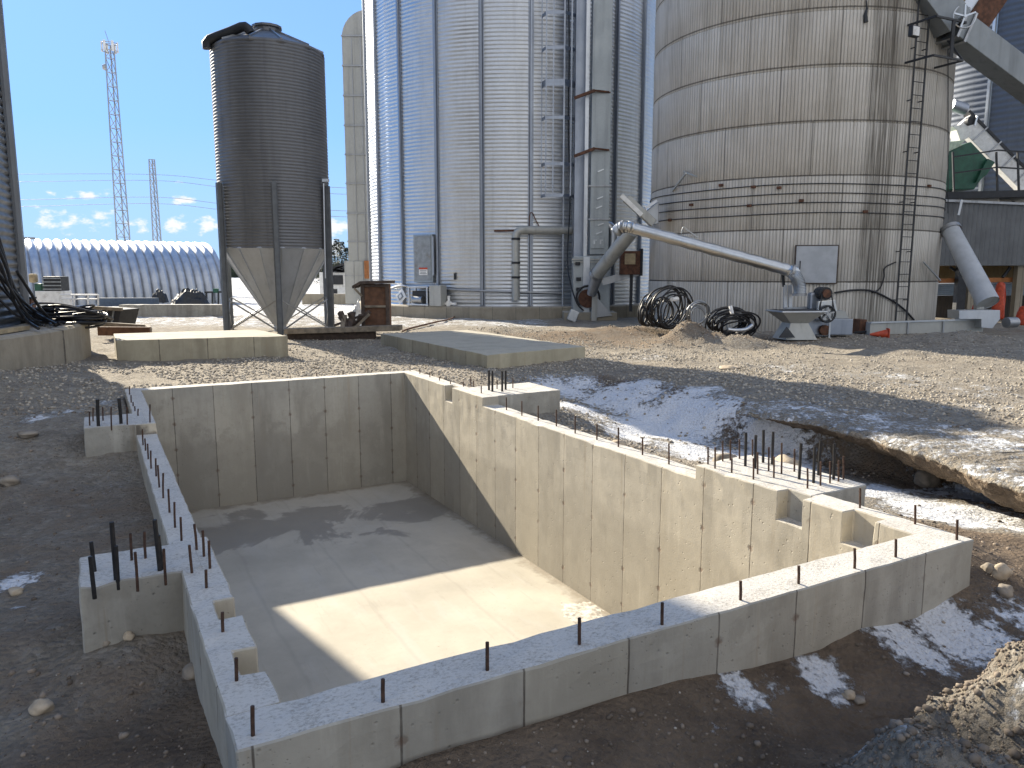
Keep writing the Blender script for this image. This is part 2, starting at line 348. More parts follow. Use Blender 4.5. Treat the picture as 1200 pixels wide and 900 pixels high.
def ground_material():
    m, t = mat('gravel_soil_and_snow')
    a = t.n('Attribute', attribute_name='snow'); b = t.n('Attribute', attribute_name='brown')
    n0 = t.noise(.35, 6, .6); n1 = t.noise(2.2, 7, .65); n2 = t.noise(11, 7, .7); vd = t.vor(26); vc = t.xyz(t.vor(26, out='Color'))
    v2 = t.vor(9); v2c = t.xyz(t.vor(9, out='Color'))
    grav = t.mix(t.ramp(n1, .3, .7), (.28, .24, .185), (.47, .41, .32))
    grav = t.mix(t.math('MULTIPLY', t.ramp(t.noise(7, 7, .75), .42, .62), .55), grav, (.17, .15, .125))
    grav = t.mix(t.math('MULTIPLY', v2c[1], .45), grav, t.mix(v2c[0], (.17, .15, .12), (.54, .49, .41)))
    grav = t.mix(t.math('MULTIPLY', vc[0], .5), grav, t.mix(vc[1], (.20, .18, .155), (.56, .52, .46)))
    soil = t.mix(t.ramp(n1, .3, .7), (.135, .102, .075), (.27, .205, .145))
    soil = t.mix(t.math('MULTIPLY', t.ramp(t.noise(48, 5, .75), .56, .66), .6), soil, (.27, .22, .17))
    soil = t.mix(t.math('MULTIPLY', t.ramp(n2, .5, .7), .4), soil, (.22, .17, .12))
    c = t.mix(t.ramp(t.math('ADD', b.outputs['Fac'], t.math('MULTIPLY', t.math('SUBTRACT', n1, .5), .9)), .3, .7), grav, soil)
    c = t.mix(t.math('MULTIPLY', t.ramp(n0, .45, .7), .25), c, (.14, .11, .085))
    sn = t.math('ADD', t.math('MULTIPLY', a.outputs['Fac'], 1.0), t.math('ADD', t.math('MULTIPLY', t.math('SUBTRACT', n1, .5), .8), t.math('MULTIPLY', t.math('SUBTRACT', t.noise(14, 8, .75), .5), 1.15)))
    sm = t.ramp(sn, .46, .62)
    c = t.mix(t.math('MULTIPLY', sm, t.ramp(t.noise(40, 6, .75), .34, .50, .45, .95)), c, t.mix(n2, (.60, .62, .65), (.84, .85, .86)))
    hgt = t.math('ADD', t.math('MULTIPLY', t.math('SUBTRACT', 1.0, vd), .6), t.math('ADD', t.math('MULTIPLY', n2, 1.0), t.math('MULTIPLY', t.noise(32, 5, .7), .8)))
    hgt = t.math('ADD', t.math('MULTIPLY', hgt, t.math('SUBTRACT', 1.0, t.math('MULTIPLY', sm, .6))), t.math('MULTIPLY', sm, .35))
    t.out(c, .92, 0, t.bump(hgt, .95, .07)); t.p.inputs['Specular IOR Level'].default_value = .15
    return m
M['ground'] = ground_material()

def stave_material():
    m, t = mat('weathered_stave_concrete'); o = t.xyz(); a = t.math('ARCTAN2', o[1], o[0])
    cv = t.n('CombineXYZ'); t.link(t.math('MULTIPLY', a, 5.5), cv.inputs[0]); t.link(o[2], cv.inputs[1])
    uv = cv.outputs[0]; base = (.40, .36, .30)
    n1 = t.noise(.5, 7, .6, uv); n2 = t.noise(6, 6, .7, uv)
    c = t.mix(t.ramp(n1, .3, .72), (.54, .505, .445), (.67, .64, .58))
    gw = t.math('FRACT', t.math('MULTIPLY', a, 5.1 / .105)); gr = t.math('ABSOLUTE', t.math('SUBTRACT', gw, .5))
    groove = t.ramp(gr, .30, .5)
    c = t.mix(t.math('MULTIPLY', groove, .38), c, (.24, .215, .175))
    fine = t.noise(1, 5, .6, t.map((16, .35, 1), uv)); c = t.mix(t.math('MULTIPLY', t.ramp(fine, .45, .7), .4), c, (.26, .235, .19))
    c = t.mix(t.math('MULTIPLY', t.ramp(t.noise(1, 5, .6, t.map((2.0, .16, 1), uv)), .5, .72), .42), c, (.22, .195, .155))
    la = t.math('ABSOLUTE', t.math('SUBTRACT', t.math('MULTIPLY', t.math('SUBTRACT', a, LADA), 5.5), t.math('MULTIPLY', t.math('SUBTRACT', n1, .5), .5)))
    c = t.mix(t.math('MULTIPLY', t.ramp(la, .25, .75, .8, 0), t.ramp(fine, .3, .62)), c, (.11, .10, .085))
    zq = t.math('ABSOLUTE', t.math('SUBTRACT', t.math('FRACT', t.math('DIVIDE', t.math('SUBTRACT', o[2], 1.70), 1.768)), .5))
    c = t.mix(t.ramp(t.math('ADD', zq, t.math('MULTIPLY', t.math('SUBTRACT', n2, .5), .02)), .478, .492, 0, .75), c, (.09, .08, .07))
    drip = t.math('MULTIPLY', t.ramp(zq, .30, .5), t.ramp(fine, .5, .72)); c = t.mix(t.math('MULTIPLY', drip, .15), c, (.16, .14, .11))
    # dark run-off under the hoops and a green-grey tone, darker towards the foot
    low = t.ramp(o[2], .1, 1.7, .34, 0); c = t.mix(t.math('MULTIPLY', low, n1), c, (.12, .12, .085))
    h = t.math('MULTIPLY', t.ramp(t.vor(9, uv), .0, .13, 1, 0), t.ramp(t.noise(1.3, 4, .6, uv), .55, .65))
    c = t.mix(t.math('MULTIPLY', h, .7), c, (.13, .115, .09))
    # vertical joints between the staggered cast panels, row by row
    row = t.math('FLOOR', t.math('DIVIDE', t.math('SUBTRACT', o[2], 1.70), 1.768)); offs = t.math('MULTIPLY', row, .37)
    jq = t.math('ABSOLUTE', t.math('SUBTRACT', t.math('FRACT', t.math('ADD', t.math('DIVIDE', t.math('MULTIPLY', a, 5.1), 2.67), t.math('ADD', offs, 50.2))), .5))
    jl = t.ramp(jq, .0, .010, 1, 0); c = t.mix(t.math('MULTIPLY', jl, .6), c, (.12, .11, .10))
    hgt = t.math('SUBTRACT', t.math('ADD', t.math('MULTIPLY', n2, .25), t.math('MULTIPLY', fine, .3)), t.math('ADD', t.math('MULTIPLY', groove, .8), t.math('ADD', jl, t.math('MULTIPLY', h, .6))))
    t.out(c, .9, 0, t.bump(hgt, .8, .04)); t.p.inputs['Specular IOR Level'].default_value = .2
    return m
LADA = -1.385
M['stave'] = stave_material()
def ribbed(name, col, pitch, axis=0, metal=.6, rough=.5):
    m, t = mat(name); o = t.xyz(); f = t.math('ABSOLUTE', t.math('SUBTRACT', t.math('FRACT', t.math('DIVIDE', o[axis], pitch)), .5))
    n = t.noise(1.4, 6, .6); c = t.mix(t.ramp(n, .3, .7), tuple(x * .75 for x in col), col)
    st = t.noise(1, 5, .6, t.map((5, 5, .25))); c = t.mix(t.math('MULTIPLY', t.ramp(st, .5, .7), .35), c, tuple(x * .55 for x in col))
    t.out(c, rough, metal, t.bump(t.ramp(f, .3, .45), .8, .02)); return m
M['cladding'] = ribbed('dark_grey_cladding', (.15, .155, .16), .22)
M['dark_boards'] = ribbed('dark_boards', (.07, .06, .05), .18, 0, 0, .85)
M['yellow_boards'] = ribbed('yellowed_boards', (.30, .21, .10), .25, 0, 0, .85)
M['blue_corr'] = ribbed('blue_grey_corrugated', (.30, .36, .42), .09, 2, .7, .4)

# ------------------------------------------------------------------ terrain
def smooth(a, b, x): 
    q = np.clip((x - a) / (b - a), 0, 1); return q * q * (3 - 2 * q)
def vnoise(x, y, f, seed):      # cheap value noise on arrays
    x = np.asarray(x) * f + seed * 17.3; y = np.asarray(y) * f - seed * 9.1
    ix, iy = np.floor(x).astype(np.int64), np.floor(y).astype(np.int64); fx, fy = x - ix, y - iy
    fx = fx * fx * (3 - 2 * fx); fy = fy * fy * (3 - 2 * fy)
    def h(i, j):
        k = (i * 374761393 + j * 668265263 + seed * 974711) & 0xffffffff; k = ((k ^ (k >> 13)) * 1274126177) & 0xffffffff
        return ((k ^ (k >> 16)) & 0xffff) / 65535.0
    return (h(ix, iy) * (1 - fx) + h(ix + 1, iy) * fx) * (1 - fy) + (h(ix, iy + 1) * (1 - fx) + h(ix + 1, iy + 1) * fx) * fy - .5
def W2(P): return w2st(Vector((P[0], P[1], 0)))
CTRL = [(0, 2.7, -.28), (1.08, 2.8, -.25), (1.6, 2.8, -.26), (2.07, 2.8, -.29), (2.63, 2.8, -.34), (3.2, 2.8, -.41), (4.1, 2.8, -.40), (5.3, 2.8, -.35),
        (2.5, 2.2, -.56), (3.5, 2.35, -.63), (4.5, 2.4, -.62), (5.4, 2.2, -.58), (1.5, 2.1, -.46), (.5, 2.0, -.45), (-.5, 1.6, -.5), (3.0, 1.6, -.55), (1.5, 1.2, -.5),
        (-.3, 4.7, -.40), (.1, 4.75, -.36), (.33, 4.5, -.48), (.3, 3.7, -.40), (.3, 3.3, -.34), (-.6, 4, -.50), (-1.6, 4, -.52), (-3, 5, -.48), (-.5, 5.2, -.36),
        (.2, 6, -.40), (.2, 7.5, -.42), (.25, 9.7, -.37), (-.4, 10.05, -.34), (-1.5, 8, -.44), (-.4, 11.5, -.10), (.25, 12.2, -.12), (.2, 13.6, -.10), (-1.5, 11.2, -.22),
        (-1.4, 13.5, -.05), (-1.5, 15.6, .10), (-2.6, 13.4, .12), (-4, 12, .2), (-5, 9, -.2), (-5, 6, -.45), (.2, 16, -.2), (-.2, 18, -.1),
        (1, 13.6, -.10), (3, 13.6, -.10), (5, 13.6, -.08), (2, 15.5, -.16), (4.5, 15.5, -.2), (5.5, 12.5, -.12), (6.4, 12.6, -.22), (6.5, 11.2, -.3),
        (6.3, 9.8, -.32), (5.4, 9.6, -.34), (6.6, 9.3, -.45), (5.4, 8, -.36), (6.5, 8, -.6), (5.4, 6, -.28), (6.5, 6, -.55), (7.3, 9.5, -.68), (8.0, 7.5, -.80),
        (8.5, 6.5, -.84), (8.8, 5.5, -.86), (8.5, 4.2, -.80), (7.5, 5.5, -.74), (7.3, 4.2, -.62), (6.5, 3.6, -.42), (5.5, 3.9, -.2), (5.4, 3.2, -.22), (6.2, 3.1, -.38),
        (7, 3, -.5), (6, 2.4, -.52), (8, 3, -.64), (7.2, 1.8, -.55), (7.8, 11.0, -.60), (7.0, 12.2, -.40), (7.5, 0, -.4), (9, -3, -.2), (-4, 2, -.5), (-2, 0, -.5), (0, -3, -.4), (4, -4, 0)]
for x, y, z in ((1.68, 2.88, .05), (1.91, 2.93, .15), (2.14, 2.97, .22), (2.6, 3.05, .3), (1.62, 2.56, .1), (1.65, 2.70, .03), (1.44, 2.98, -.26), (2.2, 2.3, .25), (1.1, 2.6, -.5), (1.72, 3.2, -.36), (2.1, 3.36, -.38), (2.6, 3.6, -.32), (3.2, 3.9, -.3)):
    s_, t_ = W2((x, y)); CTRL.append((s_, t_, z))
CP = np.array(CTRL); 
def base_z(s, t):
    Y = s * sa + t * ca
    return np.interp(Y, [0, 26, 36, 57, 70, 5000], [-.2, -.2, -.3, -.6, -.65, -.65])
_K = np.sqrt(((CP[:, None, :2] - CP[None, :, :2]) ** 2).sum(-1) + .04); _wts = np.linalg.solve(_K + np.eye(len(CP)) * -.02, CP[:, 2] - base_z(CP[:, 0], CP[:, 1]))
CREST = np.array([(5.3, 14.4), (6.5, 13.8), (8.0, 13.7), (9.2, 12.9), (9.5, 11.6), (9.35, 9.7), (9.3, 8.4), (9.4, 6.9), (9.65, 5.85), (9.6, 4.4), (9.5, 2.5), (8.7, 0), (8.4, -4), (8, -9)])
def crest_d(s, t):              # signed distance to the edge of the yard: positive on the yard side
    best = np.full(s.shape, 1e9); sg = np.ones(s.shape); al = np.zeros(s.shape)
    for i in range(len(CREST) - 1):
        a, b = CREST[i], CREST[i + 1]; d = b - a; L2 = (d ** 2).sum()
        q = np.clip(((s - a[0]) * d[0] + (t - a[1]) * d[1]) / L2, 0, 1); px, py = a[0] + q * d[0], a[1] + q * d[1]
        dist = np.hypot(s - px, t - py); cr = d[0] * (t - a[1]) - d[1] * (s - a[0])
        m = dist < best; best = np.where(m, dist, best); sg = np.where(m, np.sign(cr), sg); al = np.where(m, i + q, al)
    return best * sg, al
def ground_z(s, t, detail=True):
    s = np.asarray(s, float); t = np.asarray(t, float); shp = s.shape; s = s.ravel(); t = t.ravel()
    b = base_z(s, t); z = np.zeros_like(b)
    near = (np.hypot(s - 3, t - 8) < 20)
    K = np.sqrt((s[near, None] - CP[None, :, 0]) ** 2 + (t[near, None] - CP[None, :, 1]) ** 2 + .04); zz = K @ _wts
    fade = 1 - smooth(9.5, 15, np.hypot((s[near] - 3) * 1.0, t[near] - 7.5)); z[near] = zz * fade
    z = np.clip(z, -.75, .75) + b
    d, al = crest_d(s, t)
    yard = b - .04 + .05 * vnoise(s, t, .5, 3)
    w = np.where(al < 6, 1.7, .35) * (1 + 0 * s); w = np.interp(al, [0, 1.5, 3, 5.5, 6.3], [1.2, 1.4, 1.7, 1.3, .35])
    wob = vnoise(s, t, 1.1, 5) * .5 + vnoise(s, t, 2.7, 8) * .25
    f = smooth(-1, 0, (d + wob * np.minimum(1, w)) / w) * (s > 5.2)
    z = z * (1 - f) + yard * f
    if detail:
        x, y = s, t
        big = vnoise(x, y, .45, 1) * .10 + vnoise(x, y, 1.3, 2) * .05
        sm = vnoise(x, y, 3.1, 4) * .045 + vnoise(x * .8 + y * .6, y * .8 - x * .6, 7, 6) * .026 + vnoise(x * .6 - y * .8, y * .6 + x * .8, 13, 7) * .016
        Y = s * sa + t * ca; X = s * ca - t * sa
        calm = np.where((s > 0) & (s < 5.6) & (t > 2.4) & (t < 14.5), .45, 1.0)
        z = z + big * calm * smooth(0, 3, np.abs(t - 2.8) + .8) + sm * calm
        md = 1 - smooth(.5, 1.3, np.hypot(X - 1.95, Y - 2.75)); z = z + md * (vnoise(x, y, 4.2, 31) * .12 + vnoise(y, x, 9, 32) * .09 + vnoise(x + y, x - y, 12, 33) * .05)
        for (cx, cy, r, h) in ((5.3, 21.9, 1.0, .28), (5.5, 21.6, 2.0, .24), (4.6, 21.4, 1.2, .12), (6.6, 21.5, 1.3, .12), (13.5, 22.5, 2.2, .25), (9.8, 19.5, 1.2, .12), (-6.3, 20.8, .0, 0), (2.5, 25.0, 2.4, .18), (-.5, 26.5, 1.6, .14), (4.2, 25.5, 1.8, .2)):
            if r: 
                q = np.hypot(X - cx, (Y - cy) * 1.3) / r; z = z + h * np.maximum(0, 1 - q * q) ** 1.5 * (1 + vnoise(x, y, 1.8, 12) * .6 + vnoise(x, y, 4.5, 13) * .5) * (q < 1)
    return z.reshape(shp)
def gz(P): 
    s_, t_ = w2st(Vector((P[0], P[1], 0))); return float(ground_z(np.array([s_]), np.array([t_]))[0])

SNOW = [  # s, t, radius, amount
    (8.3, 9.6, 1.5, .62), (7.6, 8.0, 1.2, .5), (8.6, 11.2, 1.3, .55), (9.0, 8.0, .9, .6), (7.9, 6.6, .9, .62), (8.2, 5.6, .8, .6), (7.8, 5.0, .6, .5), (8.0, 4.0, .6, .5), (8.6, 3.4, .9, .7),
    (8.0, 12.5, 1.3, .5), (7.2, 9.2, 1.0, .5), (7.3, 10.8, 1.0, .5), (8.3, 7.4, 1.0, .6), (8.0, 4.6, 1.0, .62), (7.2, 6.8, .7, .5), (9.3, 10.0, .8, .6), (9.5, 8.2, .7, .55), (9.6, 6.0, .5, .5), (9.5, 4.6, .5, .8), (10.5, 8, 1.5, .32), (11.5, 11, 2, .26), (12, 6.5, 1.6, .34), (10.3, 5.2, .9, .4)]
def snow_px(lst):
    for px, py, z, r, a in lst:
        P = at_z(px, py, z); s_, t_ = w2st(P); SNOW.append((s_, t_, r, a))
snow_px([(1060, 775, -.6, .34, .75), (1110, 757, -.6, .32, .75), (1150, 765, -.6, .36, .65), (1190, 745, -.6, .3, .5), (960, 815, -.6, .22, .72), (905, 828, -.6, .13, .5), (868, 848, -.6, .2, .6), (840, 880, -.55, .15, .4), (1190, 810, .15, .10, .5), (1150, 850, .1, .08, .55), (1010, 885, -.25, .10, .55), (1060, 868, 0, .07, .5),
         (35, 512, -.35, .4, .55), (70, 503, -.35, .5, .5), (25, 690, -.5, .22, .6), (130, 565, -.4, .5, .35), (20, 722, -.5, .12, .5), (120, 470, -.1, .5, .5), (1170, 690, -.5, .15, .4),
         (1160, 525, -.25, .6, .6), (1110, 520, -.25, .5, .45), (760, 418, -.2, 1.6, .35), (930, 430, -.2, 2.2, .34), (1050, 440, -.2, 2.5, .36), (1150, 455, -.2, 2, .36), (850, 437, -.2, 1.4, .3), (560, 374, -.25, 2.2, .42), (500, 372, -.25, 1.8, .2), (620, 378, -.25, 1.4, .3), (1170, 384, -.2, 1.0, .4),
         (480, 405, -.2, 1.0, .3), (430, 415, -.2, .8, .25)])
def build_ground():
    def axis(lo, hi, a, b, st, growth=1.16):
        core = list(np.arange(a, b + 1e-6, st)); x = [b]; d = st
        while x[-1] < hi: d = min(d * growth, 90); x.append(x[-1] + d)
        y = [a]; d = st
        while y[-1] > lo: d = min(d * growth, 90); y.append(y[-1] - d)
        return np.array(y[::-1][:-1] + core + x[1:])
    sx = axis(-900, 1300, -2.6, 11.6, .050, 1.04); tx = axis(-300, 1500, .4, 5.6, .042, 1.014)
    inner = (.485, 5.095, 3.005, 13.235)          # the ground stops inside the thickness of the pit walls
    sx = np.sort(np.append(sx[(np.abs(sx - inner[0]) > .03) & (np.abs(sx - inner[1]) > .03)], inner[:2]))
    tx = np.sort(np.append(tx[(np.abs(tx - inner[2]) > .03) & (np.abs(tx - inner[3]) > .03)], inner[2:]))
    SS, TT = np.meshgrid(sx, tx); ZZ = ground_z(SS, TT)
    # under the concrete pads and wall tops the soil stays below the concrete
    band = (SS > .37) & (SS < 5.22) & (TT > 2.87) & (TT < 13.37); ZZ = np.where(band, np.minimum(ZZ, -.3), ZZ)
    ns, ntt = len(sx), len(tx)
    XX = SS * ca - TT * sa; YY = SS * sa + TT * ca
    v = np.stack([XX, YY, ZZ], -1).reshape(-1, 3)
    i, j = np.meshgrid(np.arange(ns - 1), np.arange(ntt - 1)); k = j * ns + i
    f = np.stack([k, k + 1, k + ns + 1, k + ns], -1).reshape(-1, 4)
    cs = (sx[:-1] + sx[1:]) / 2; ct = (tx[:-1] + tx[1:]) / 2; CS, CT = np.meshgrid(cs, ct)
    keep = ~((CS > inner[0]) & (CS < inner[1]) & (CT > inner[2]) & (CT < inner[3])); f = f[keep.reshape(-1)]
    me = bpy.data.meshes.new('ground'); me.vertices.add(len(v)); me.vertices.foreach_set('co', v.ravel())
    me.loops.add(len(f) * 4); me.loops.foreach_set('vertex_index', f.ravel()); me.polygons.add(len(f))
    me.polygons.foreach_set('loop_start', np.arange(0, len(f) * 4, 4)); me.polygons.foreach_set('loop_total', np.full(len(f), 4)); me.update(); me.validate()
    me.polygons.foreach_set('use_smooth', np.ones(len(f), bool))
    s, t = SS.ravel(), TT.ravel(); Y = v[:, 1]; X = v[:, 0]
    sn = np.full(len(v), .10)
    for (a, b, r, am) in SNOW: sn = np.maximum(sn, .10 + (am + .12 * (6.5 < a < 9.3)) * np.exp(-((s - a) ** 2 + (t - b) ** 2) / (r * r)))
    sn = np.where(Y > 27, np.maximum(sn, .52 * smooth(25, 31, Y) * (X < 1.5)), sn); sn = np.where(Y > 40, np.maximum(sn, .6), sn)
    br = np.full(len(v), .22)
    br = np.maximum(br, .95 * (1 - smooth(2.6, 5, np.hypot((s - 2.6) * .6, t - 1.0))))                # turned earth before the near wall
    br = np.maximum(br, .75 * (1 - smooth(.6, 2.0, np.hypot(s - 6.1, (t - 3.4) * .8))))
    br = np.maximum(br, .48 * (1 - smooth(2, 5, np.hypot(s + 1.5, (t - 6) * .7))))
    br = np.maximum(br, .6 * (1 - smooth(1.5, 5, np.hypot((X - 3.5) * .45, Y - 23.5))))
    br = br - (br - .25) * (1 - smooth(.4, .95, np.hypot(X - 1.9, Y - 2.65)))
    d, al = crest_d(s, t); br = np.maximum(br, .8 * np.exp(-((d + .5) / .5) ** 2) * (s > 7) * (al > 3))
    for nm, arr in (('snow', sn), ('brown', br)):
        at = me.attributes.new(nm, 'FLOAT', 'POINT'); at.data.foreach_set('value', arr.astype(np.float32))
    me.materials.append(M['ground']); o = bpy.data.objects.new('ground', me); C.objects.link(o); tag(o, kind='structure')
build_ground()

# overhanging frozen crust above the washed-out bank
def build_ledge():
    lip = [at_z(x, y, -.27) for x, y in ((862, 482), (905, 489), (950, 497), (1000, 507), (1050, 523), (1100, 541), (1150, 556), (1205, 576))] + [st2w(8.1, 2.3, -.27), st2w(8.4, .4, -.27), st2w(8.4, -2, -.27)]
    vs, fs = [], []; n = 90; m = 11
    lens = [0]
    for a, b in zip(lip, lip[1:]): lens.append(lens[-1] + (b - a).length)
    def P(u):
        d = u * lens[-1]
        for i in range(len(lip) - 1):
            if d <= lens[i + 1] or i == len(lip) - 2:
                q = (d - lens[i]) / (lens[i + 1] - lens[i]); return lip[i].lerp(lip[i + 1], q), (lip[i + 1] - lip[i]).normalized()
    for i in range(n + 1):
        u = i / n; p, d = P(u); nrm = Vector((-d.y, d.x, 0)); nrm = nrm if nrm.y > 0 else -nrm     # towards the yard
        p = p + nrm * (.16 * mnoise.noise((u * 14, 2, 0)) + .06 * mnoise.noise((u * 50, 7, 0)))
        th = (.10 + .26 * min(1, u * 4)) * (1 + .35 * mnoise.noise((u * 9, 0, 3)))
        prof = [(2.4, -.12), (1.5, .006), (.5, .025), (.15, .02), (.03, -.01), (0, -.05), (.10, -th * .45), (.30, -th * .85), (.55, -th - .02), (.95, -th - .10), (2.3, -th - .4)]
        for j, (a, b) in enumerate(prof):
            q = p + nrm * a; jit = .035 * mnoise.noise((q.x * 5, q.y * 5, b * 6))
            z = -.25 + b + jit
            if j <= 3: z = -.24 + b + jit * .5
            vs.append((q.x + nrm.x * jit, q.y + nrm.y * jit, z))
    for i in range(n):
        for j in range(m - 1): k = i * m + j; fs.append((k, k + m, k + m + 1, k + 1))
    me = bpy.data.meshes.new('earth_bank'); me.from_pydata(vs, [], fs); me.update(); bm = bmesh.new(); bm.from_mesh(me); bmesh.ops.recalc_face_normals(bm, faces=bm.faces)
    bmesh.ops.subdivide_edges(bm, edges=bm.edges, cuts=3, use_grid_fill=True)
    for v in bm.verts: v.co += Vector((mnoise.noise(v.co * 7), mnoise.noise(v.co * 7 + Vector((9, 0, 0))), mnoise.noise(v.co * 9 + Vector((0, 5, 0))))) * .034 + Vector((mnoise.noise(v.co * 19), mnoise.noise(v.co * 17 + Vector((3, 0, 0))), mnoise.noise(v.co * 21))) * .024
    bm.to_mesh(me); bm.free(); me.polygons.foreach_set('use_smooth', [True] * len(me.polygons))
    co_ = np.zeros(len(me.vertices) * 3); me.vertices.foreach_get('co', co_); co_ = co_.reshape(-1, 3); nn = np.zeros(len(me.vertices) * 3); me.vertices.foreach_get('normal', nn); nn = nn.reshape(-1, 3)
    up = np.abs(nn[:, 2]); sn = np.where((co_[:, 2] > -.30) & (up > .45), .51, .0); br = np.where(co_[:, 2] > -.31, .3, .85)
    for nm, arr in (('snow', sn), ('brown', br)):
        at = me.attributes.new(nm, 'FLOAT', 'POINT'); at.data.foreach_set('value', arr.astype(np.float32))
    me.materials.append(M['ground']); o = bpy.data.objects.new('earth_bank', me); C.objects.link(o); tag(o, kind='structure')
build_ledge()

# loose stones lying on the soil
def stone_mesh(nr=1, seed=0, flat=.7):
    bm = bmesh.new(); bmesh.ops.create_icosphere(bm, subdivisions=nr, radius=1)
    off = Vector((seed * 3.7, seed * 1.3, seed))
    for v in bm.verts:
        v.co *= 1 + .35 * mnoise.noise(v.co * 1.3 + off); v.co.z *= flat
    return bm
def build_gravel():
    protos = []
    for k in range(6):
        bm = stone_mesh(1, k + 1); bm.verts.ensure_lookup_table()
        protos.append((np.array([v.co[:] for v in bm.verts]), np.array([[v.index for v in f.verts] for f in bm.faces]))); bm.free()
    n = 21000
    s = np.concatenate([rng.uniform(-4, 13, n), rng.uniform(-2, 12, n // 2)]); t = np.concatenate([rng.uniform(.5, 19, n), rng.uniform(.2, 5, n // 2)])
    ny = 11000; xx = rng.uniform(-7, 15, ny); yy = 10 + 17 * rng.random(ny) ** .8; nc = 1500
    s = np.concatenate([s, xx * ca + yy * sa, rng.uniform(0, 5.6, nc)]); t = np.concatenate([t, -xx * sa + yy * ca, 2.84 - .9 * rng.random(nc) ** 1.7])
    nm = 4500; xm = rng.uniform(1.2, 2.7, nm); ym = rng.uniform(2.3, 3.3, nm)
    s = np.concatenate([s, xm * ca + ym * sa]); t = np.concatenate([t, -xm * sa + ym * ca])
    ok = ~((s > .3) & (s < 5.3) & (t > 2.8) & (t < 13.4)) & ~((s > -.25) & (s < .4) & (((t > 4.8) & (t < 5.5)) | ((t > 10.1) & (t < 11)))) & ~((s > 5.2) & (s < 6.4) & (((t > 4.1) & (t < 5.4)) | ((t > 9.85) & (t < 11))))
    X = s * ca - t * sa; Y = s * sa + t * ca; ok &= (Y > 1.2) & (vnoise(s, t, .8, 21) > -.28)
    sf = np.zeros(len(s))
    for (a, b, r, am) in SNOW: sf = np.maximum(sf, am * np.exp(-((s - a) ** 2 + (t - b) ** 2) / (r * r)))
    ok &= (sf < .36) | (rng.random(len(s)) < .12)
    s, t, X, Y = s[ok], t[ok], X[ok], Y[ok]; z = ground_z(s, t)
    far = Y > 10; nearw = (t < 2.84) & (t > 1.9) & (s > 0) & (s < 5.6)
    size = np.minimum(.024, .0045 + .0045 * rng.pareto(2.4, len(s))) * (1 + .02 * Y)
    size = np.where(nearw, size * rng.uniform(.5, 1.1, len(s)), np.where(far, np.maximum(size, rng.uniform(.012, .036, len(s))), size))
    V = []; F = []; base = 0
    for i in range(len(s)):
        pv, pf = protos[i % 6]; a = rng.uniform(0, 6.28); c_, s_ = math.cos(a), math.sin(a); k = size[i]
        q = pv * k * np.array([1, rng.uniform(.6, 1), 1.0]); q = np.stack([q[:, 0] * c_ - q[:, 1] * s_ + X[i], q[:, 0] * s_ + q[:, 1] * c_ + Y[i], q[:, 2] + z[i] + k * .18], -1)
        V.append(q); F.append(pf + base); base += len(pv)
    V = np.concatenate(V); F = np.concatenate(F)
    me = bpy.data.meshes.new('gravel'); me.vertices.add(len(V)); me.vertices.foreach_set('co', V.ravel()); me.loops.add(F.size); me.loops.foreach_set('vertex_index', F.ravel())
    me.polygons.add(len(F)); me.polygons.foreach_set('loop_start', np.arange(0, F.size, 3)); me.polygons.foreach_set('loop_total', np.full(len(F), 3)); me.update()
    me.polygons.foreach_set('use_smooth', np.ones(len(F), bool))
    m, tt = mat('loose_gravel_stones'); g = tt.n('NewGeometry'); r = g.outputs['Random Per Island']
    yy = tt.xyz(g.outputs['Position'])[1]; c = tt.mix(r, (.10, .078, .058), (.26, .21, .16)); c = tt.mix(tt.ramp(yy, 9, 12), c, tt.mix(r, (.19, .165, .13), (.50, .45, .37))); c = tt.mix(tt.ramp(r, .97, .99), c, (.42, .38, .32)); tt.out(c, .9, 0, tt.bump(tt.noise(60, 4), .3, .005))
    me.materials.append(m); o = bpy.data.objects.new('gravel', me); C.objects.link(o); tag(o, 'loose gravel stones scattered over the soil', 'gravel', kind='stuff')
build_gravel()

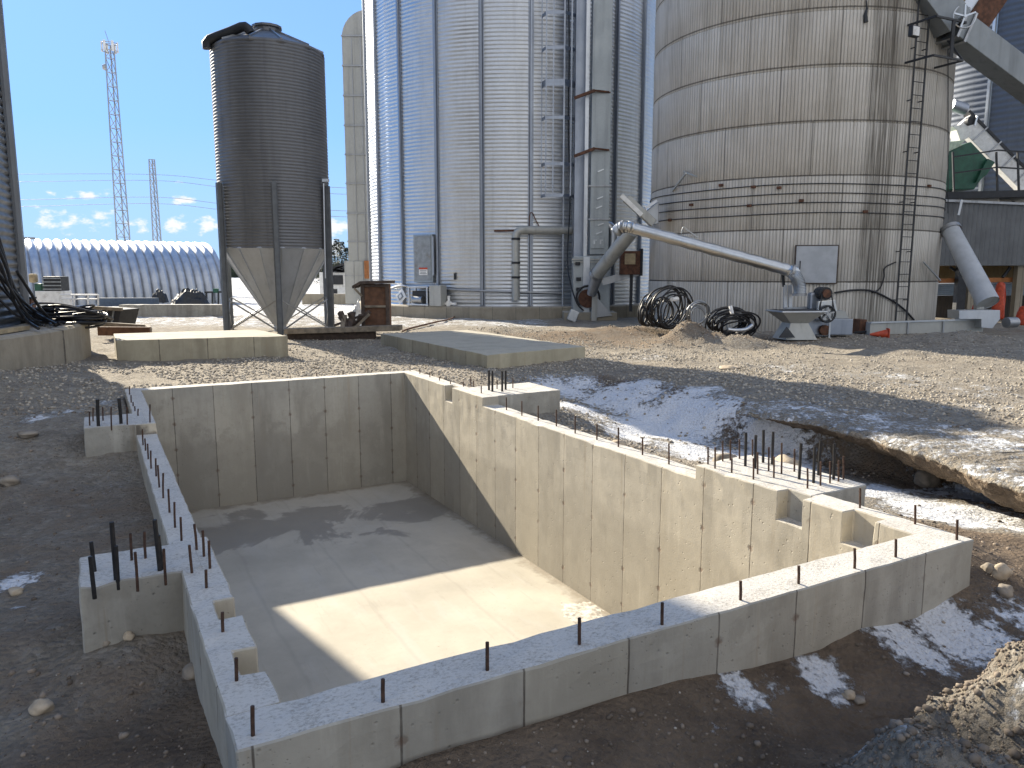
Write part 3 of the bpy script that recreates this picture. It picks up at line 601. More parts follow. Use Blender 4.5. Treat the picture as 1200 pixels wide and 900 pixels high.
# ------------------------------------------------------------------ the concrete pit
pit = thing('pit_foundation', 'open rectangular concrete pit with rebar along its wall tops', 'foundation', (0, 0, 0), PA)
def sections(mb, secs, s0, s1, pocket_side):
    """one continuous cast wall: only the outside faces of a coarse cell grid are kept"""
    mid = s0 + (s1 - s0) * (.5 if pocket_side > 0 else .5); ss = [s0, mid, s1]; ts = [q[0] for q in secs] + [secs[-1][1]]; zs = [-2.35, -.25, -.13, 0]
    def full(i, j, k):
        if not (0 <= i < 2 and 0 <= j < len(secs) and 0 <= k < 3): return False
        top = secs[j][2]; pocket = secs[j][3]
        if pocket and i == (1 if pocket_side > 0 else 0): top = -.25
        return zs[k + 1] <= top + 1e-6
    idx = {}
    def V(i, j, k):
        if (i, j, k) not in idx: idx[(i, j, k)] = len(mb.v); mb.v.append(tuple(st2w(ss[i], ts[j], zs[k])))
        return idx[(i, j, k)]
    for i in range(2):
        for j in range(len(secs)):
            for k in range(3):
                if not full(i, j, k): continue
                if not full(i - 1, j, k): mb.f.append((V(i, j, k), V(i, j, k + 1), V(i, j + 1, k + 1), V(i, j + 1, k)))
                if not full(i + 1, j, k): mb.f.append((V(i + 1, j, k), V(i + 1, j + 1, k), V(i + 1, j + 1, k + 1), V(i + 1, j, k + 1)))
                if not full(i, j - 1, k): mb.f.append((V(i, j, k), V(i + 1, j, k), V(i + 1, j, k + 1), V(i, j, k + 1)))
                if not full(i, j + 1, k): mb.f.append((V(i, j + 1, k), V(i, j + 1, k + 1), V(i + 1, j + 1, k + 1), V(i + 1, j + 1, k)))
                if not full(i, j, k - 1): mb.f.append((V(i, j, k), V(i, j + 1, k), V(i + 1, j + 1, k), V(i + 1, j, k)))
                if not full(i, j, k + 1): mb.f.append((V(i, j, k + 1), V(i + 1, j, k + 1), V(i + 1, j + 1, k + 1), V(i, j + 1, k + 1)))
def roughen(o, cuts=.085, amp=.008, keep=()):
    """split long faces and let the cast edges wander a little"""
    me = o.data; bm = bmesh.new(); bm.from_mesh(me)
    def joint(e): return any(all(abs(v.co.y - q) < 1e-3 for v in e.verts) for q in keep)
    bmesh.ops.bevel(bm, geom=[e for e in bm.edges if len(e.link_faces) == 2 and e.calc_face_angle(0) > .5 and not joint(e)], offset=.008, segments=1, affect='EDGES', clamp_overlap=True)
    for _ in range(5):
        long = [e for e in bm.edges if e.calc_length() > cuts * 1.6]
        if not long: break
        bmesh.ops.subdivide_edges(bm, edges=long, cuts=1, use_grid_fill=True)
    bmesh.ops.triangulate(bm, faces=[f for f in bm.faces if len(f.verts) > 4])
    bm.normal_update()
    for v in bm.verts:
        p = v.co.copy(); k = amp * (1 if v.co.z > -.4 else .5)
        v.co += Vector((mnoise.noise(p * 6), mnoise.noise(p * 6 + Vector((7, 0, 0))), .9 * mnoise.noise(p * 8 + Vector((0, 9, 0))))) * k
        e = mnoise.noise(p * 17 + Vector((3, 3, 3)))
        if e > .32 and len(v.link_faces) and max(f.normal.z for f in v.link_faces) > .7 and min(abs(f.normal.z) for f in v.link_faces) < .75: v.co.z -= (e - .32) * .05     # broken arrises
    bm.to_mesh(me); bm.free(); return o
mb = MB(); sections(mb, [(3.14, 3.45, 0, 0), (3.45, 3.70, 0, 1), (3.70, 4.10, 0, 0), (4.10, 4.35, 0, 1), (4.35, 5.5, 0, 0), (5.5, 10.12, -.13, 0), (10.12, 13.10, 0, 0)], .37, .60, 1)
roughen(mb.build('wall', M['conc_t'], pit), keep=(3.14, 13.10))
mb = MB(); sections(mb, [(3.14, 3.45, 0, 0), (3.45, 3.72, 0, 1), (3.72, 4.10, 0, 0), (4.10, 4.36, 0, 1), (4.36, 5.36, 0, 0), (5.36, 9.9, -.13, 0), (9.9, 11.0, 0, 0), (11.0, 11.27, 0, 1), (11.27, 13.10, 0, 0)], 4.97, 5.24, -1)
roughen(mb.build('wall', M['conc_t'], pit), keep=(3.14, 13.10))
roughen(MB().stbox(.37, 5.24, 2.87, 3.137, -2.35, 0).build('wall', M['conc_s'], pit), keep=(3.137,))
roughen(MB().stbox(.37, 5.24, 13.103, 13.37, -2.35, 0).build('wall', M['conc_s'], pit), keep=(13.103,))
for (s0, s1, t0, t1) in ((-.18, .50, 4.91, 5.47), (-.18, .50, 10.16, 10.95), (5.10, 5.80, 4.12, 5.40), (5.10, 6.35, 9.93, 10.9)):
    roughen(MB().stbox(s0, s1, t0, t1, -1.2, .003).build('buttress', M['conc_plain'], pit))
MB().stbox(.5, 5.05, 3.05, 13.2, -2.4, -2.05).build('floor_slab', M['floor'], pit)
# steel standing out of the wall tops: base pixel, top pixel measured on the photograph -> place and height
def rebar_at(b, tpx, z, r, name, m, lean=.02):
    P = at_z(b[0], b[1], z); Q = at_Y(tpx[0], tpx[1], P.y)
    h = max(.03, Q.z - P.z); dx = max(-.03, min(.03, Q.x - P.x))
    mb = MB().tube([P - Vector((0, 0, .05)), P + Vector((dx * .5, random.uniform(-.003, .003), h * .5)), P + Vector((dx, random.uniform(-.006, .006), h))], r, 8)
    o = mb.build(name, m, pit, smooth=True); return o
TH_L = [  # left low wall (z -.13)
    ((167.5, 521.7), (167, 503)), ((170.5, 528), (170, 513.8)), ((173.7, 538), (173, 520)), ((177, 549), (176.6, 528)), ((183, 558), (182.5, 537)), ((186.7, 571), (185.2, 545)),
    ((191, 583.7), (191, 554.5)), ((198.6, 600.5), (197.5, 573)), ((205, 618), (204, 588.7)), ((212.8, 639.6), (211.7, 606))]
for b, t in TH_L: rebar_at(b, t, -.13, .0085, 'rebar', M['rebar'])
TH_0 = [((230.5, 644), (228, 614)), ((238.8, 652), (237.7, 621.6)), ((246, 666), (245, 633.5)), ((225.3, 671), (221.5, 639)), ((170.5, 654.8), (169, 623)), ((154.3, 657), (152.8, 625)),
        ((160.8, 683.6), (158.8, 646.7)), ((193.7, 676.4), (192.2, 643)), ((241.6, 689.4), (241.4, 667.8)), ((261, 740), (260.6, 717.6)), ((277, 798), (277, 771)), ((296, 862), (295.6, 828)),
        ((448.7, 822.6), (448.7, 796)), ((571, 785), (571, 753)), ((679, 755), (679, 724)), ((776, 732), (776, 706)), ((868, 703), (868, 681)), ((936, 683.5), (936, 663)), ((1001.7, 666), (1001.7, 642.7)),
        ((1050, 653), (1050, 632)), ((1121.7, 632.7), (1121.7, 609)), ((1072.7, 614), (1072.7, 592)), ((1008, 595), (1008, 572)),
        ((866.7, 538), (866.7, 515)), ((882, 534.7), (882, 515)), ((883, 561.6), (883, 537)), ((888, 556), (888, 530)), ((901, 552.7), (901, 524)), ((907, 559.6), (907, 535)), ((916, 556), (916, 519)),
        ((931, 553), (931, 526)), ((946.4, 572.7), (946.4, 548.7)), ((961.6, 569.6), (961.6, 541)), ((972.8, 566.7), (972.8, 541)), ((982.7, 564.7), (982.7, 540)), ((988.7, 562), (988.7, 535)),
        ((829.8, 544), (829.8, 524)), ((838, 549), (838, 524)), ((847, 541), (847, 517)), ((856, 540), (856, 516)), ((857.6, 553.5), (857.6, 537)),
        ((551.7, 453), (551.7, 441)), ((564, 461), (564, 451.7)), ((555, 452), (555, 446)), ((582.5, 456), (582.5, 445)), ((601, 455), (601, 443)),
        ((480.5, 435), (480.5, 430)), ((492, 438), (492, 432)), ((503.7, 442), (503.7, 436)), ((515, 446), (515, 441.5)), ((528, 450), (528, 446)), ((543, 453), (543, 447)),
        ((340, 443.5), (340, 440)), ((371, 441), (371, 437)), ((402, 438.5), (402, 434.5)), ((431, 436), (431, 432)),
        ((105, 499), (105, 482.5)), ((109, 494), (109, 478)), ((120.5, 493), (120.5, 477)), ((130.3, 499.5), (130.3, 477)), ((149, 497.5), (149, 476.7)), ((175.5, 495), (175.5, 474)),
        ((151.7, 461.7), (151.7, 452.5)), ((153.7, 471.7), (153.7, 463)), ((156, 476), (156, 471)), ((158, 481.7), (158, 476)), ((161.7, 487.5), (161.7, 479))]
for b, t in TH_0: rebar_at(b, t, 0, .0088 if b[1] > 600 else .0085, 'rebar', M['rebar'])
for b, t in (((593.7, 480.5), (593.3, 465.5)), ((611.5, 487), (611.5, 470)), ((630.7, 493), (630.7, 475.5)), ((652, 499.5), (652, 480)), ((674, 508), (674, 487.5)), ((699.5, 515.5), (699.5, 497.5)),
             ((724.7, 523.7), (724.7, 501)), ((753, 533), (753, 512.5)), ((784, 544), (784, 520))): rebar_at(b, t, -.13, .009, 'rebar', M['rebar'])
for b, t, r in (((136.3, 680), (130.4, 612), .014), ((138, 681.5), (135.5, 640), .0125), ((187.8, 669.3), (181.3, 609), .014), ((190, 668), (186, 627), .012), ((110.3, 692), (106, 652), .0125), ((111.5, 670), (106.5, 635), .012),
                ((873.6, 546.7), (874.2, 507), .0135), ((885, 549), (886, 510), .0135), ((894.4, 542.4), (894.8, 504), .0135), ((904.7, 544.7), (906, 506), .0135), ((936.4, 561.6), (938.7, 519.6), .0135),
                ((953.3, 566.4), (955, 523), .0135), ((958.7, 557), (962, 515.7), .0135), ((977, 562), (978, 520), .0135),
                ((573, 457.5), (573, 434), .017), ((577, 459), (577, 434.7), .017), ((588.5, 459), (588.5, 434.7), .017), ((592.5, 456.7), (592.5, 434.7), .017), ((115.3, 499.7), (114, 468), .02), ((142, 496.7), (139.5, 466.7), .02)):
    rebar_at(b, t, 0, r, 'anchor_rod', M['rod'])
# snow blown into the foot of the long wall
def lump(name, m, center, rx, ry, h, rot=0, n=26, seed=0, amp=.25):
    vs = [(0, 0, 0)]; fs = []; vs = []
    for i in range(n):
        for j in range(n):
            u, v = i / (n - 1) * 2 - 1, j / (n - 1) * 2 - 1; r = math.hypot(u, v)
            k = max(0, 1 - r * r); k = k ** .8 * (1 + amp * 2.2 * mnoise.noise((u * 2.5 + seed, v * 2.5, seed))) 
            z = h * k - .02 + h * .25 * mnoise.noise((u * 8, v * 8, seed)) * (k > 0)
            c, s_ = math.cos(rot), math.sin(rot); x, y = u * rx, v * ry
            vs.append((center[0] + x * c - y * s_, center[1] + x * s_ + y * c, center[2] + z))
    for i in range(n - 1):
        for j in range(n - 1): k = i * n + j; fs.append((k, k + 1, k + n + 1, k + n))
    return MB().add(vs, fs).build(name, m, smooth='all')
tag(lump('snow_drift', M['dirty_snow'], st2w(4.72, 6.75, -2.05), .34, .6, .035, PA, seed=3), 'thin drift of snow at the foot of the pit wall', 'snow', kind='stuff')

# ------------------------------------------------------------------ concrete pads beyond the pit
def pad(name, label, corners, z0, z1, m, cat='concrete slab'):
    c = sum(corners, Vector()) / len(corners); d = corners[1] - corners[0]
    root = thing(name, label, cat, (c.x, c.y, 0), math.atan2(d.y, d.x))
    mb = MB(); mb.hexa([Vector((p.x, p.y, z0)) for p in corners] + [Vector((p.x, p.y, z1)) for p in corners])
    o = mb.build('slab', m, root); roughen(o, .35, .006); return root
a = at_z(136, 399, .28); b = at_z(337, 393.5, .28); bl = at_z(133, 391, .28); br_ = at_z(300, 386, .28)
pad('concrete_pad', 'thick pale concrete pad behind the left end of the pit', [a, b, br_, bl], -.6, .28, M['conc_pad'])
a = at_z(446, 391, .08); b = at_z(571, 416, .08); c = at_z(686, 406, .08); d = at_z(548, 386.5, .08)
pad('concrete_pad', 'low tilted concrete slab half in shadow behind the pit', [a, b, c, d], -.5, .08, M['conc_pad'])
a = at_z(140, 371, -.35); b = at_z(259, 371, -.35); off = Vector((.2, .55, 0))
pad('low_wall', 'long low grey concrete wall in front of the ribbed arch building', [a, b, b + off, a + off], -.8, at_Y(140, 357, a.y).z, M['conc_plain'], 'wall')

# ------------------------------------------------------------------ round steel bins
def corr_shell(mb, c, R, z0, z1, pitch, amp, nsheet, ph0, bulge=.03, a0=0, a1=2 * math.pi, per=8, rows=4):
    n = nsheet * per; nz = int((z1 - z0) / pitch * rows); full = abs(a1 - a0 - 2 * math.pi) < 1e-6
    ph = np.linspace(a0, a1, n + 1)[: n if full else n + 1]; z = np.linspace(z0, z1, nz + 1)
    fr = ((ph - ph0) / (2 * math.pi / nsheet)) % 1.0
    zz, aa = np.meshgrid(z, ph, indexing='ij'); ff = np.broadcast_to(fr, zz.shape)
    lap = np.floor((zz - z0) / 1.13); wv = np.sin(lap * 12.9 + np.floor((aa - ph0) / (2 * math.pi / nsheet)) * 4.7)
    r = R + amp * np.cos(2 * math.pi * (zz - z0) / pitch) + bulge * (np.sin(math.pi * ff) - .6) + bulge * .5 * np.sin(2 * math.pi * ff + wv) * .5
    base = len(mb.v); cols = len(ph)
    v = np.stack([c[0] + r * np.cos(aa), c[1] + r * np.sin(aa), c[2] + zz], -1).reshape(-1, 3); mb.v += list(map(tuple, v))
    i, j = np.meshgrid(np.arange(nz), np.arange(n), indexing='ij'); j2 = (j + 1) % cols
    f = np.stack([base + i * cols + j, base + i * cols + j2, base + (i + 1) * cols + j2, base + (i + 1) * cols + j], -1).reshape(-1, 4); mb.f += list(map(tuple, f))
    return mb
def stiffener(mb, c, R, a, z0, z1, w=.16, d=.11):
    e = Vector((math.cos(a), math.sin(a), 0)); s_ = Vector((-e.y, e.x, 0)); p = Vector(c) + e * R
    # hat section: two flanges and a raised channel
    for off, ww, dd in ((-.5, .05, .02), (.5, .05, .02)):
        q = p + s_ * (off * w * 1.25); mb.hexa([q + s_ * k * ww + e * g + Vector((0, 0, z)) for z in (z0, z1) for k, g in ((-.5, -.03), (.5, -.03), (.5, dd), (-.5, dd))])
    mb.hexa([p + s_ * k * w + e * g + Vector((0, 0, z)) for z in (z0, z1) for k, g in ((-.42, -.02), (.42, -.02), (.28, d), (-.28, d))])
def steel_bin(name, label, c, R, z0, z1, nsheet, ph0, pitch, amp, m, mst, ring=None, roof=True, per=8, stiff_range=None, ring_mat=None, rows=4, seams=True):
    root = thing(name, label, 'grain bin', (c[0], c[1], z0))
    corr_shell(MB(), (c[0], c[1], 0), R, z0, z1, pitch, amp, nsheet, ph0, per=per, rows=rows).build('wall', m, root, smooth='all', fix=False)
    for k in range(nsheet):
        a = ph0 + 2 * math.pi * k / nsheet
        if stiff_range and not (stiff_range[0] < (a % (2 * math.pi)) < stiff_range[1]): continue
        mb = MB(); stiffener(mb, (c[0], c[1], 0), R + amp, a, z0 + .02, z1 - .1); mb.build('stiffener', mst, root)
    if roof: MB().lathe([(R + .15, z1 - .05), (R + .15, z1 + .05), (R * .1, z1 + R * .45), (.0, z1 + R * .46)], (c[0], c[1], 0), 64).build('roof', m, root, smooth=True)
    if ring: MB().lathe([(0, z0), (ring[0] - .06, z0), (ring[0], z0 - .05), (ring[0], ring[1])], (c[0], c[1], 0), 96).build('footing', ring_mat or M['conc_ring'], root, smooth=True)
    return root
# tall bin in the middle
BC = (-.02, 44.3); BR = 7.97; BZ = .22; DL = 2 * math.pi / 22
bin_main = steel_bin('grain_bin', 'tall shiny corrugated steel bin in the middle with ladder and grey duct', BC, BR, BZ, 17.5, 22, -math.pi / 2 + R_(6.4), .18, .017, M['galv'], M['blue_steel'], (BR + .75, -.9), per=8, stiff_range=(math.pi * .95, math.pi * 2.05))
# bin at the left edge
LC = (-19.6, 14.05); LR = 9.0
bin_left = steel_bin('grain_bin', 'steel bin cut off by the left edge with black cables on its footing', LC, LR, .66, 18.5, 24, R_(24.5), .17, .026, M['left_metal'], M['left_metal'], (10.3, -1.2), per=6, rows=4)
# bin far behind on the right
steel_bin('grain_bin', 'dark blue grey steel bin far behind the chutes on the right', (33, 47.5), 9.2, -.3, 21, 22, R_(231), .30, .03, M['far_steel'], M['galv_bright'], None, per=6, stiff_range=(math.pi * .9, math.pi * 2))

# ------------------------------------------------------------------ hopper bin on legs
HC = Vector((-8.3, 27.2, 0)); HR = 1.86
hb = thing('hopper_bin', 'dark steel hopper bin on legs with cone bottom and bent fill pipe', 'hopper bin', (HC.x, HC.y, -.2))
corr_shell(MB(), HC, HR, 2.62, 9.15, .105, .013, 8, .2, .0, per=10, rows=4).build('barrel', M['hopper_metal'], hb, smooth='all', fix=False)
for k in range(6):      # bolted sheet laps
    pass
MB().lathe([(HR + .02, 9.08), (HR + .05, 9.13), (HR + .02, 9.2), (.42, 9.84), (.42, 9.96), (.5, 9.98), (.5, 10.05), (0, 10.09)], HC, 12).build('roof', M['hopper_metal'], hb)
mbs = MB()
for k in range(12):
    a = 2 * math.pi * k / 12; e = Vector((math.cos(a), math.sin(a), 0)); mbs.bar(HC + e * (HR + .02) + Vector((0, 0, 9.22)), HC + e * .42 + Vector((0, 0, 9.87)), .05, .05)
mbs.build('roof_ribs', M['galv_dark'], hb)
MB().lathe([(HR, 2.66), (HR + .03, 2.62), (HR - .01, 2.57), (.22, -.05), (.22, -.25)], HC, 16).build('cone', M['cone_metal'], hb)
mbs = MB()
for k in range(16):
    a = 2 * math.pi * k / 16; e = Vector((math.cos(a), math.sin(a), 0)); mbs.bar(HC + e * (HR + .005) + Vector((0, 0, 2.56)), HC + e * .24 + Vector((0, 0, 0)), .03, .03)
mbs.build('cone_seams', M['cone_metal'], hb)
legs = []
for k in range(6):
    a = R_(-73 + 60 * k) ; e = Vector((math.cos(a), math.sin(a), 0)); p = HC + e * (HR + .10); s_ = Vector((-e.y, e.x, 0))
    mb = MB(); top = 4.75 
    mb.hexa([p + s_ * u * .13 + e * g + Vector((0, 0, z)) for z in (-.35, top) for u, g in ((-.5, -.03), (.5, -.03), (.5, .13), (-.5, .13))])
    mb.hexa([p + s_ * u * .20 + e * g + Vector((0, 0, z)) for z in (-.34, top - .05) for u, g in ((-.5, -.045), (.5, -.045), (.5, -.005), (-.5, -.005))])
    mb.build('leg', M['leg_paint'], hb); legs.append(p)
for k in range(6):
    p, q = legs[k], legs[(k + 1) % 6]
    for za, zb in ((.95, -.15), (-.15, .95)): MB().bar(Vector((p.x, p.y, za)), Vector((q.x, q.y, zb)), .05, .04).build('brace', M['galv_dark'], hb)
pts = [at_Y(x, y, 26.0) for x, y in ((243, 57), (242, 51), (246, 46), (254, 43), (270, 37), (283, 31.5), (287, 31), (291, 34), (294, 39))]
MB().tube(pts, .15, 12).build('fill_pipe', M['dark'], hb, smooth=True)
mb = MB(); P = at_Y(379, 215, 26.6); mb.tube([P - Vector((.05, 0, 3.2)), P, ], .03, 6); mb.box(P + Vector((.08, 0, .1)), (.22, .12, .1)); mb.build('level_switch', M['galv'], hb)


# ------------------------------------------------------------------ concrete stave silo
KS = 1.075; SC = Vector((10.47 * KS, 29.4 * KS, 0)); SR = 5.14 * KS
silo = thing('concrete_silo', 'wide weathered concrete silo with steel hoops and a square metal door', 'silo', (SC.x, SC.y, -.2))
seams = [-.9] + [EYE + (z - EYE) * KS for z in (1.52, 3.17, 4.82, 6.40, 8.02, 9.66, 11.3, 12.95, 14.6)]
prof = []
for i in range(len(seams) - 1):
    z0, z1 = seams[i], seams[i + 1]; prof += [(SR - .035, z0 + .001), (SR, z0 + .03), (SR + .012, z1 - .05), (SR + .004, z1 - .01), (SR - .035, z1)]
MB().lathe(prof, SC, 160).build('wall', M['stave'], silo, smooth=50)
MB().lathe([(SR + .1, 15.5), (SR + .1, 15.6), (SR * .5, 17.4), (0, 18)], SC, 48).build('roof', M['galv_old'], silo, smooth=True)
for z in [EYE + (z - EYE) * KS for z in (3.66, 3.97, 4.26, 4.55)]:
    pts = [SC + Vector((math.cos(a) * (SR + .03), math.sin(a) * (SR + .03), z + .02 * math.sin(a * 5 + z))) for a in np.linspace(0, 2 * math.pi, 97)[:-1]]
    MB().tube(pts, .018, 6, closed=True).build('hoop', M['dark'], silo, smooth=True)
mb = MB()
for px, py in ((845, 217), (810, 240), (939, 235), (913, 220), (878, 241), (1014, 248), (1089, 218), (785, 258), (883, 219)):
    r = ray(px, py); 
    d = Vector((r.x, r.y, 0)); A = d.dot(d); B = d.dot(-SC); cc = SC.dot(SC) - (SR + .04) ** 2; disc = B * B - A * cc
    if disc > 0: 
        tt = (-B - math.sqrt(disc)) / A; p = Vector((r.x * tt, r.y * tt, EYE + r.z * tt)); a = math.atan2(p.y - SC.y, p.x - SC.x); mb.box(p, (.09, .16, .09), a)
mb.build('hoop_lugs', M['rust'], silo, bevel=.01)
def on_silo(px, py, off=.0):
    r = ray(px, py); d = Vector((r.x, r.y, 0)); A = d.dot(d); B = d.dot(-SC); cc = SC.dot(SC) - (SR + off) ** 2
    tt = (-B - math.sqrt(max(0, B * B - A * cc))) / A; return Vector((r.x * tt, r.y * tt, EYE + r.z * tt))
def silo_frame(p): 
    e = Vector((p.x - SC.x, p.y - SC.y, 0)).normalized(); return e, Vector((-e.y, e.x, 0))
p0 = on_silo(956, 310, .02); e, s_ = silo_frame(p0); dw = (on_silo(980, 310).xy - on_silo(932, 310).xy).length; dh = on_silo(956, 289).z - on_silo(956, 332).z
a = math.atan2(e.y, e.x)
door = MB().box(p0 + e * .05, (.07, dw, dh), a).build('door', M['door_paint'], silo, bevel=.008)
mb = MB()
for sg in (-1, 1): mb.box(p0 + e * .02 + s_ * sg * (dw / 2 + .02), (.09, .035, dh + .07), a)
for sg in (-1, 1): mb.box(p0 + e * .022 + Vector((0, 0, sg * (dh / 2 + .02))), (.085, dw, .035), a)
mb.build('frame', M['brown_frame'], door, bevel=.006)
MB().tube([p0 + e * .09 - s_ * dw * .40 + Vector((0, 0, .12)), p0 + e * .13 - s_ * dw * .40 + Vector((0, 0, .08)), p0 + e * .13 - s_ * dw * .40 - Vector((0, 0, .12)), p0 + e * .09 - s_ * dw * .40 - Vector((0, 0, .16))], .015, 6).build('handle', M['dark'], door)
# fixed ladder of the silo
pa = on_silo(1056, 372, .18); e, s_ = silo_frame(pa); ztop = on_silo(1079, 30, .18).z
wl = .26
lad = MB()
for sg in (-1, 1): lad.bar(pa + s_ * sg * wl + Vector((0, 0, -.4)), pa + s_ * sg * wl + Vector((0, 0, ztop - pa.z + 3)), .05, .03)
z = -.2
while z < ztop - pa.z + 3: lad.tube([pa - s_ * wl + Vector((0, 0, z)), pa + s_ * wl + Vector((0, 0, z))], .014, 6); z += .42
for z in np.arange(.6, ztop, 1.65):
    for sg in (-1, 1): lad.bar(pa + s_ * sg * wl + Vector((0, 0, z)), pa + s_ * sg * wl + Vector((0, 0, z)) - e * .3, .03, .03)
lad.build('ladder', M['dark'], silo)
# bracket frame with floodlight high on the silo
zb0, zb1 = on_silo(1085, 78).z, on_silo(1085, 34).z; pb = on_silo(1080, 60, .0); e, s_ = silo_frame(pb)
br = MB(); 
for z in (zb0, zb1):
    br.bar(Vector((pb.x, pb.y, z)) - s_ * .75, Vector((pb.x, pb.y, z)) - s_ * .75 + e * 1.0, .06, .06); br.bar(Vector((pb.x, pb.y, z)) + s_ * .7, Vector((pb.x, pb.y, z)) + s_ * .7 + e * 1.0, .06, .06)
    br.bar(Vector((pb.x, pb.y, z)) - s_ * .75 + e * 1.0, Vector((pb.x, pb.y, z)) + s_ * .7 + e * 1.0, .06, .06)
br.bar(Vector((pb.x, pb.y, zb0)) + s_ * .7 + e * 1.0, Vector((pb.x, pb.y, zb1)) + s_ * .7 + e * .1, .05, .05); br.bar(Vector((pb.x, pb.y, zb0)) + s_ * .1 + e * 1.0, Vector((pb.x, pb.y, zb1)) + s_ * .1 + e * 1.0, .10, .06)
br.build('bracket', M['dark'], silo)
pf = on_silo(1071, 37, .75); fl = MB().box(pf, (.16, .36, .34), math.atan2(e.y, e.x)).build('floodlight', M['dark'], silo, bevel=.02)
MB().box(pf + e * .085 - Vector((0, 0, .0)), (.012, .29, .27), math.atan2(e.y, e.x)).build('lens', M['white_paint'], fl)
cb = MB().tube([on_silo(1015, 0, .03), on_silo(1016, 10, .05), on_silo(1014, 18, .06), on_silo(1015, 26, .08)], [.02, .03, .06, .07], 8); cb.build('cable_boot', M['dark'], silo)
def spline(pts, n=8):
    pts = [Vector(p) for p in pts]; out = []
    for i in range(len(pts) - 1):
        p0, p1, p2, p3 = pts[max(i - 1, 0)], pts[i], pts[i + 1], pts[min(i + 2, len(pts) - 1)]
        for k in range(n):
            t = k / n; out.append(.5 * ((2 * p1) + (p2 - p0) * t + (2 * p0 - 5 * p1 + 4 * p2 - p3) * t * t + (3 * p1 - p0 - 3 * p2 + p3) * t ** 3))
    return out + [pts[-1]]
MB().tube(spline([on_silo(x, y, .05) for x, y in ((1050, 307), (1037, 314), (1036, 325), (1031, 338), (1022, 343))]), .022, 6).build('conduit', M['black_rubber'], silo, smooth=True)
MB().tube(spline([on_silo(x, y, .07) for x, y in ((978, 343), (1000, 340), (1022, 341), (1045, 352), (1060, 363), (1071, 375))]), .035, 6).build('conduit', M['black_rubber'], silo, smooth=True)
MB().tube([on_silo(1082, 307, .1), on_silo(1102, 329, .35)], .03, 8).build('lever', M['galv_bright'], silo, smooth=True)
MB().tube(spline([on_silo(1111, y, .06) for y in (0, 60, 100, 150, 200, 250)]), .016, 6).build('cable', M['dark'], silo)
MB().bar(on_silo(788, 224, .02), on_silo(804, 203, .5), .06, .06).build('strut', M['galv_old'], silo)
MB().bar(on_silo(801, 201, .02), on_silo(817, 207, .3), .05, .05).build('strut', M['galv_old'], silo)

# ------------------------------------------------------------------ fittings of the middle bin
def on_bin(px, py, off=0.0, c=BC, R=BR):
    cc = Vector((c[0], c[1], 0)); r = ray(px, py); d = Vector((r.x, r.y, 0)); A = d.dot(d); B = d.dot(-cc); q = cc.dot(cc) - (R + off) ** 2
    tt = (-B - math.sqrt(max(0, B * B - A * q))) / A; return Vector((r.x * tt, r.y * tt, EYE + r.z * tt))
def bin_frame(p, c=BC):
    e = Vector((p.x - c[0], p.y - c[1], 0)).normalized(); return e, Vector((-e.y, e.x, 0)), math.atan2(e.y, e.x)
# access door box with warning sticker
p = on_bin(497, 303, .10); e, s_, a = bin_frame(p); w = (on_bin(508, 303).xy - on_bin(486, 303).xy).length; h = on_bin(497, 275).z - on_bin(497, 331).z
dr = MB().box(p, (.2, w, h), a).build('access_door', M['galv_flat'], bin_main, bevel=.02)
MB().box(p + e * .115 + Vector((0, 0, .02)), (.03, w * .86, h * .93), a).build('panel', M['grey_paint'], dr, bevel=.01)
pt = on_bin(496, 318, .25); hs = .36
st_ = MB().box(pt, (.008, .52, hs), a).build('sticker', M['white_paint'], dr)
MB().box(pt + e * .006 + Vector((0, 0, hs * .38)), (.006, .52, hs * .24), a).build('band', M['orange'], st_)
mb = MB()
for k, (u, wd) in enumerate(((0, .40), (0, .34), (0, .42))): mb.box(pt + e * .006 + Vector((0, 0, .03 - k * .07)), (.004, wd, .022), a)
mb.build('lettering', M['dark'], st_)
MB().box(on_bin(508, 300, .2), (.1, .08, h * .8), a).build('hinge_side', M['galv_dark'], dr)
# caged ladder
pl = on_bin(664.5, 355, .30); e, s_, a = bin_frame(pl); lw = .24
ld = MB()
for sg in (-1, 1): ld.bar(Vector((pl.x, pl.y, .1)) + s_ * sg * lw, Vector((pl.x, pl.y, 17.6)) + s_ * sg * lw, .055, .04)
z = .35
while z < 17.5: ld.tube([Vector((pl.x, pl.y, z)) - s_ * lw, Vector((pl.x, pl.y, z)) + s_ * lw], .018, 6); z += .36
for z in np.arange(1, 17, 2.2):
    for sg in (-1, 1): ld.bar(Vector((pl.x, pl.y, z)) + s_ * sg * lw, Vector((pl.x, pl.y, z)) + s_ * sg * lw - e * .32, .04, .03)
lo = ld.build('ladder', M['blue_steel'], bin_main)
cg = MB(); zc = on_bin(660, 231, .3).z
# the cage hangs beside the rungs, a flat-sided basket of hoops and strips
hoops = [zc] + [on_bin(660, y, .3).z for y in (195, 142, 104, 100, 62, 22)] + [14.6, 16.0, 17.4]
cx0, cx1 = -1.35, lw
for z in hoops:
    pts = [Vector((pl.x, pl.y, z)) + s_ * cx1, Vector((pl.x, pl.y, z)) + s_ * (cx1 - .05) + e * .5, Vector((pl.x, pl.y, z)) + s_ * (cx0 * .45) + e * .85, Vector((pl.x, pl.y, z)) + s_ * (cx0) + e * .55, Vector((pl.x, pl.y, z)) + s_ * (cx0) - e * .05]
    for q0, q1 in zip(pts, pts[1:]): cg.bar(q0, q1, .02, .14)
for q in ((cx1 - .05, .5), (-.2, .72), (cx0 * .45, .85), (cx0 * .78, .68), (cx0, .55), (cx0, .0)):
    b0 = Vector((pl.x, pl.y, zc)) + s_ * q[0] + e * q[1]; cg.bar(b0, Vector((b0.x, b0.y, 17.5)), .06, .02)
cg.build('cage', M['blue_steel'], bin_main)
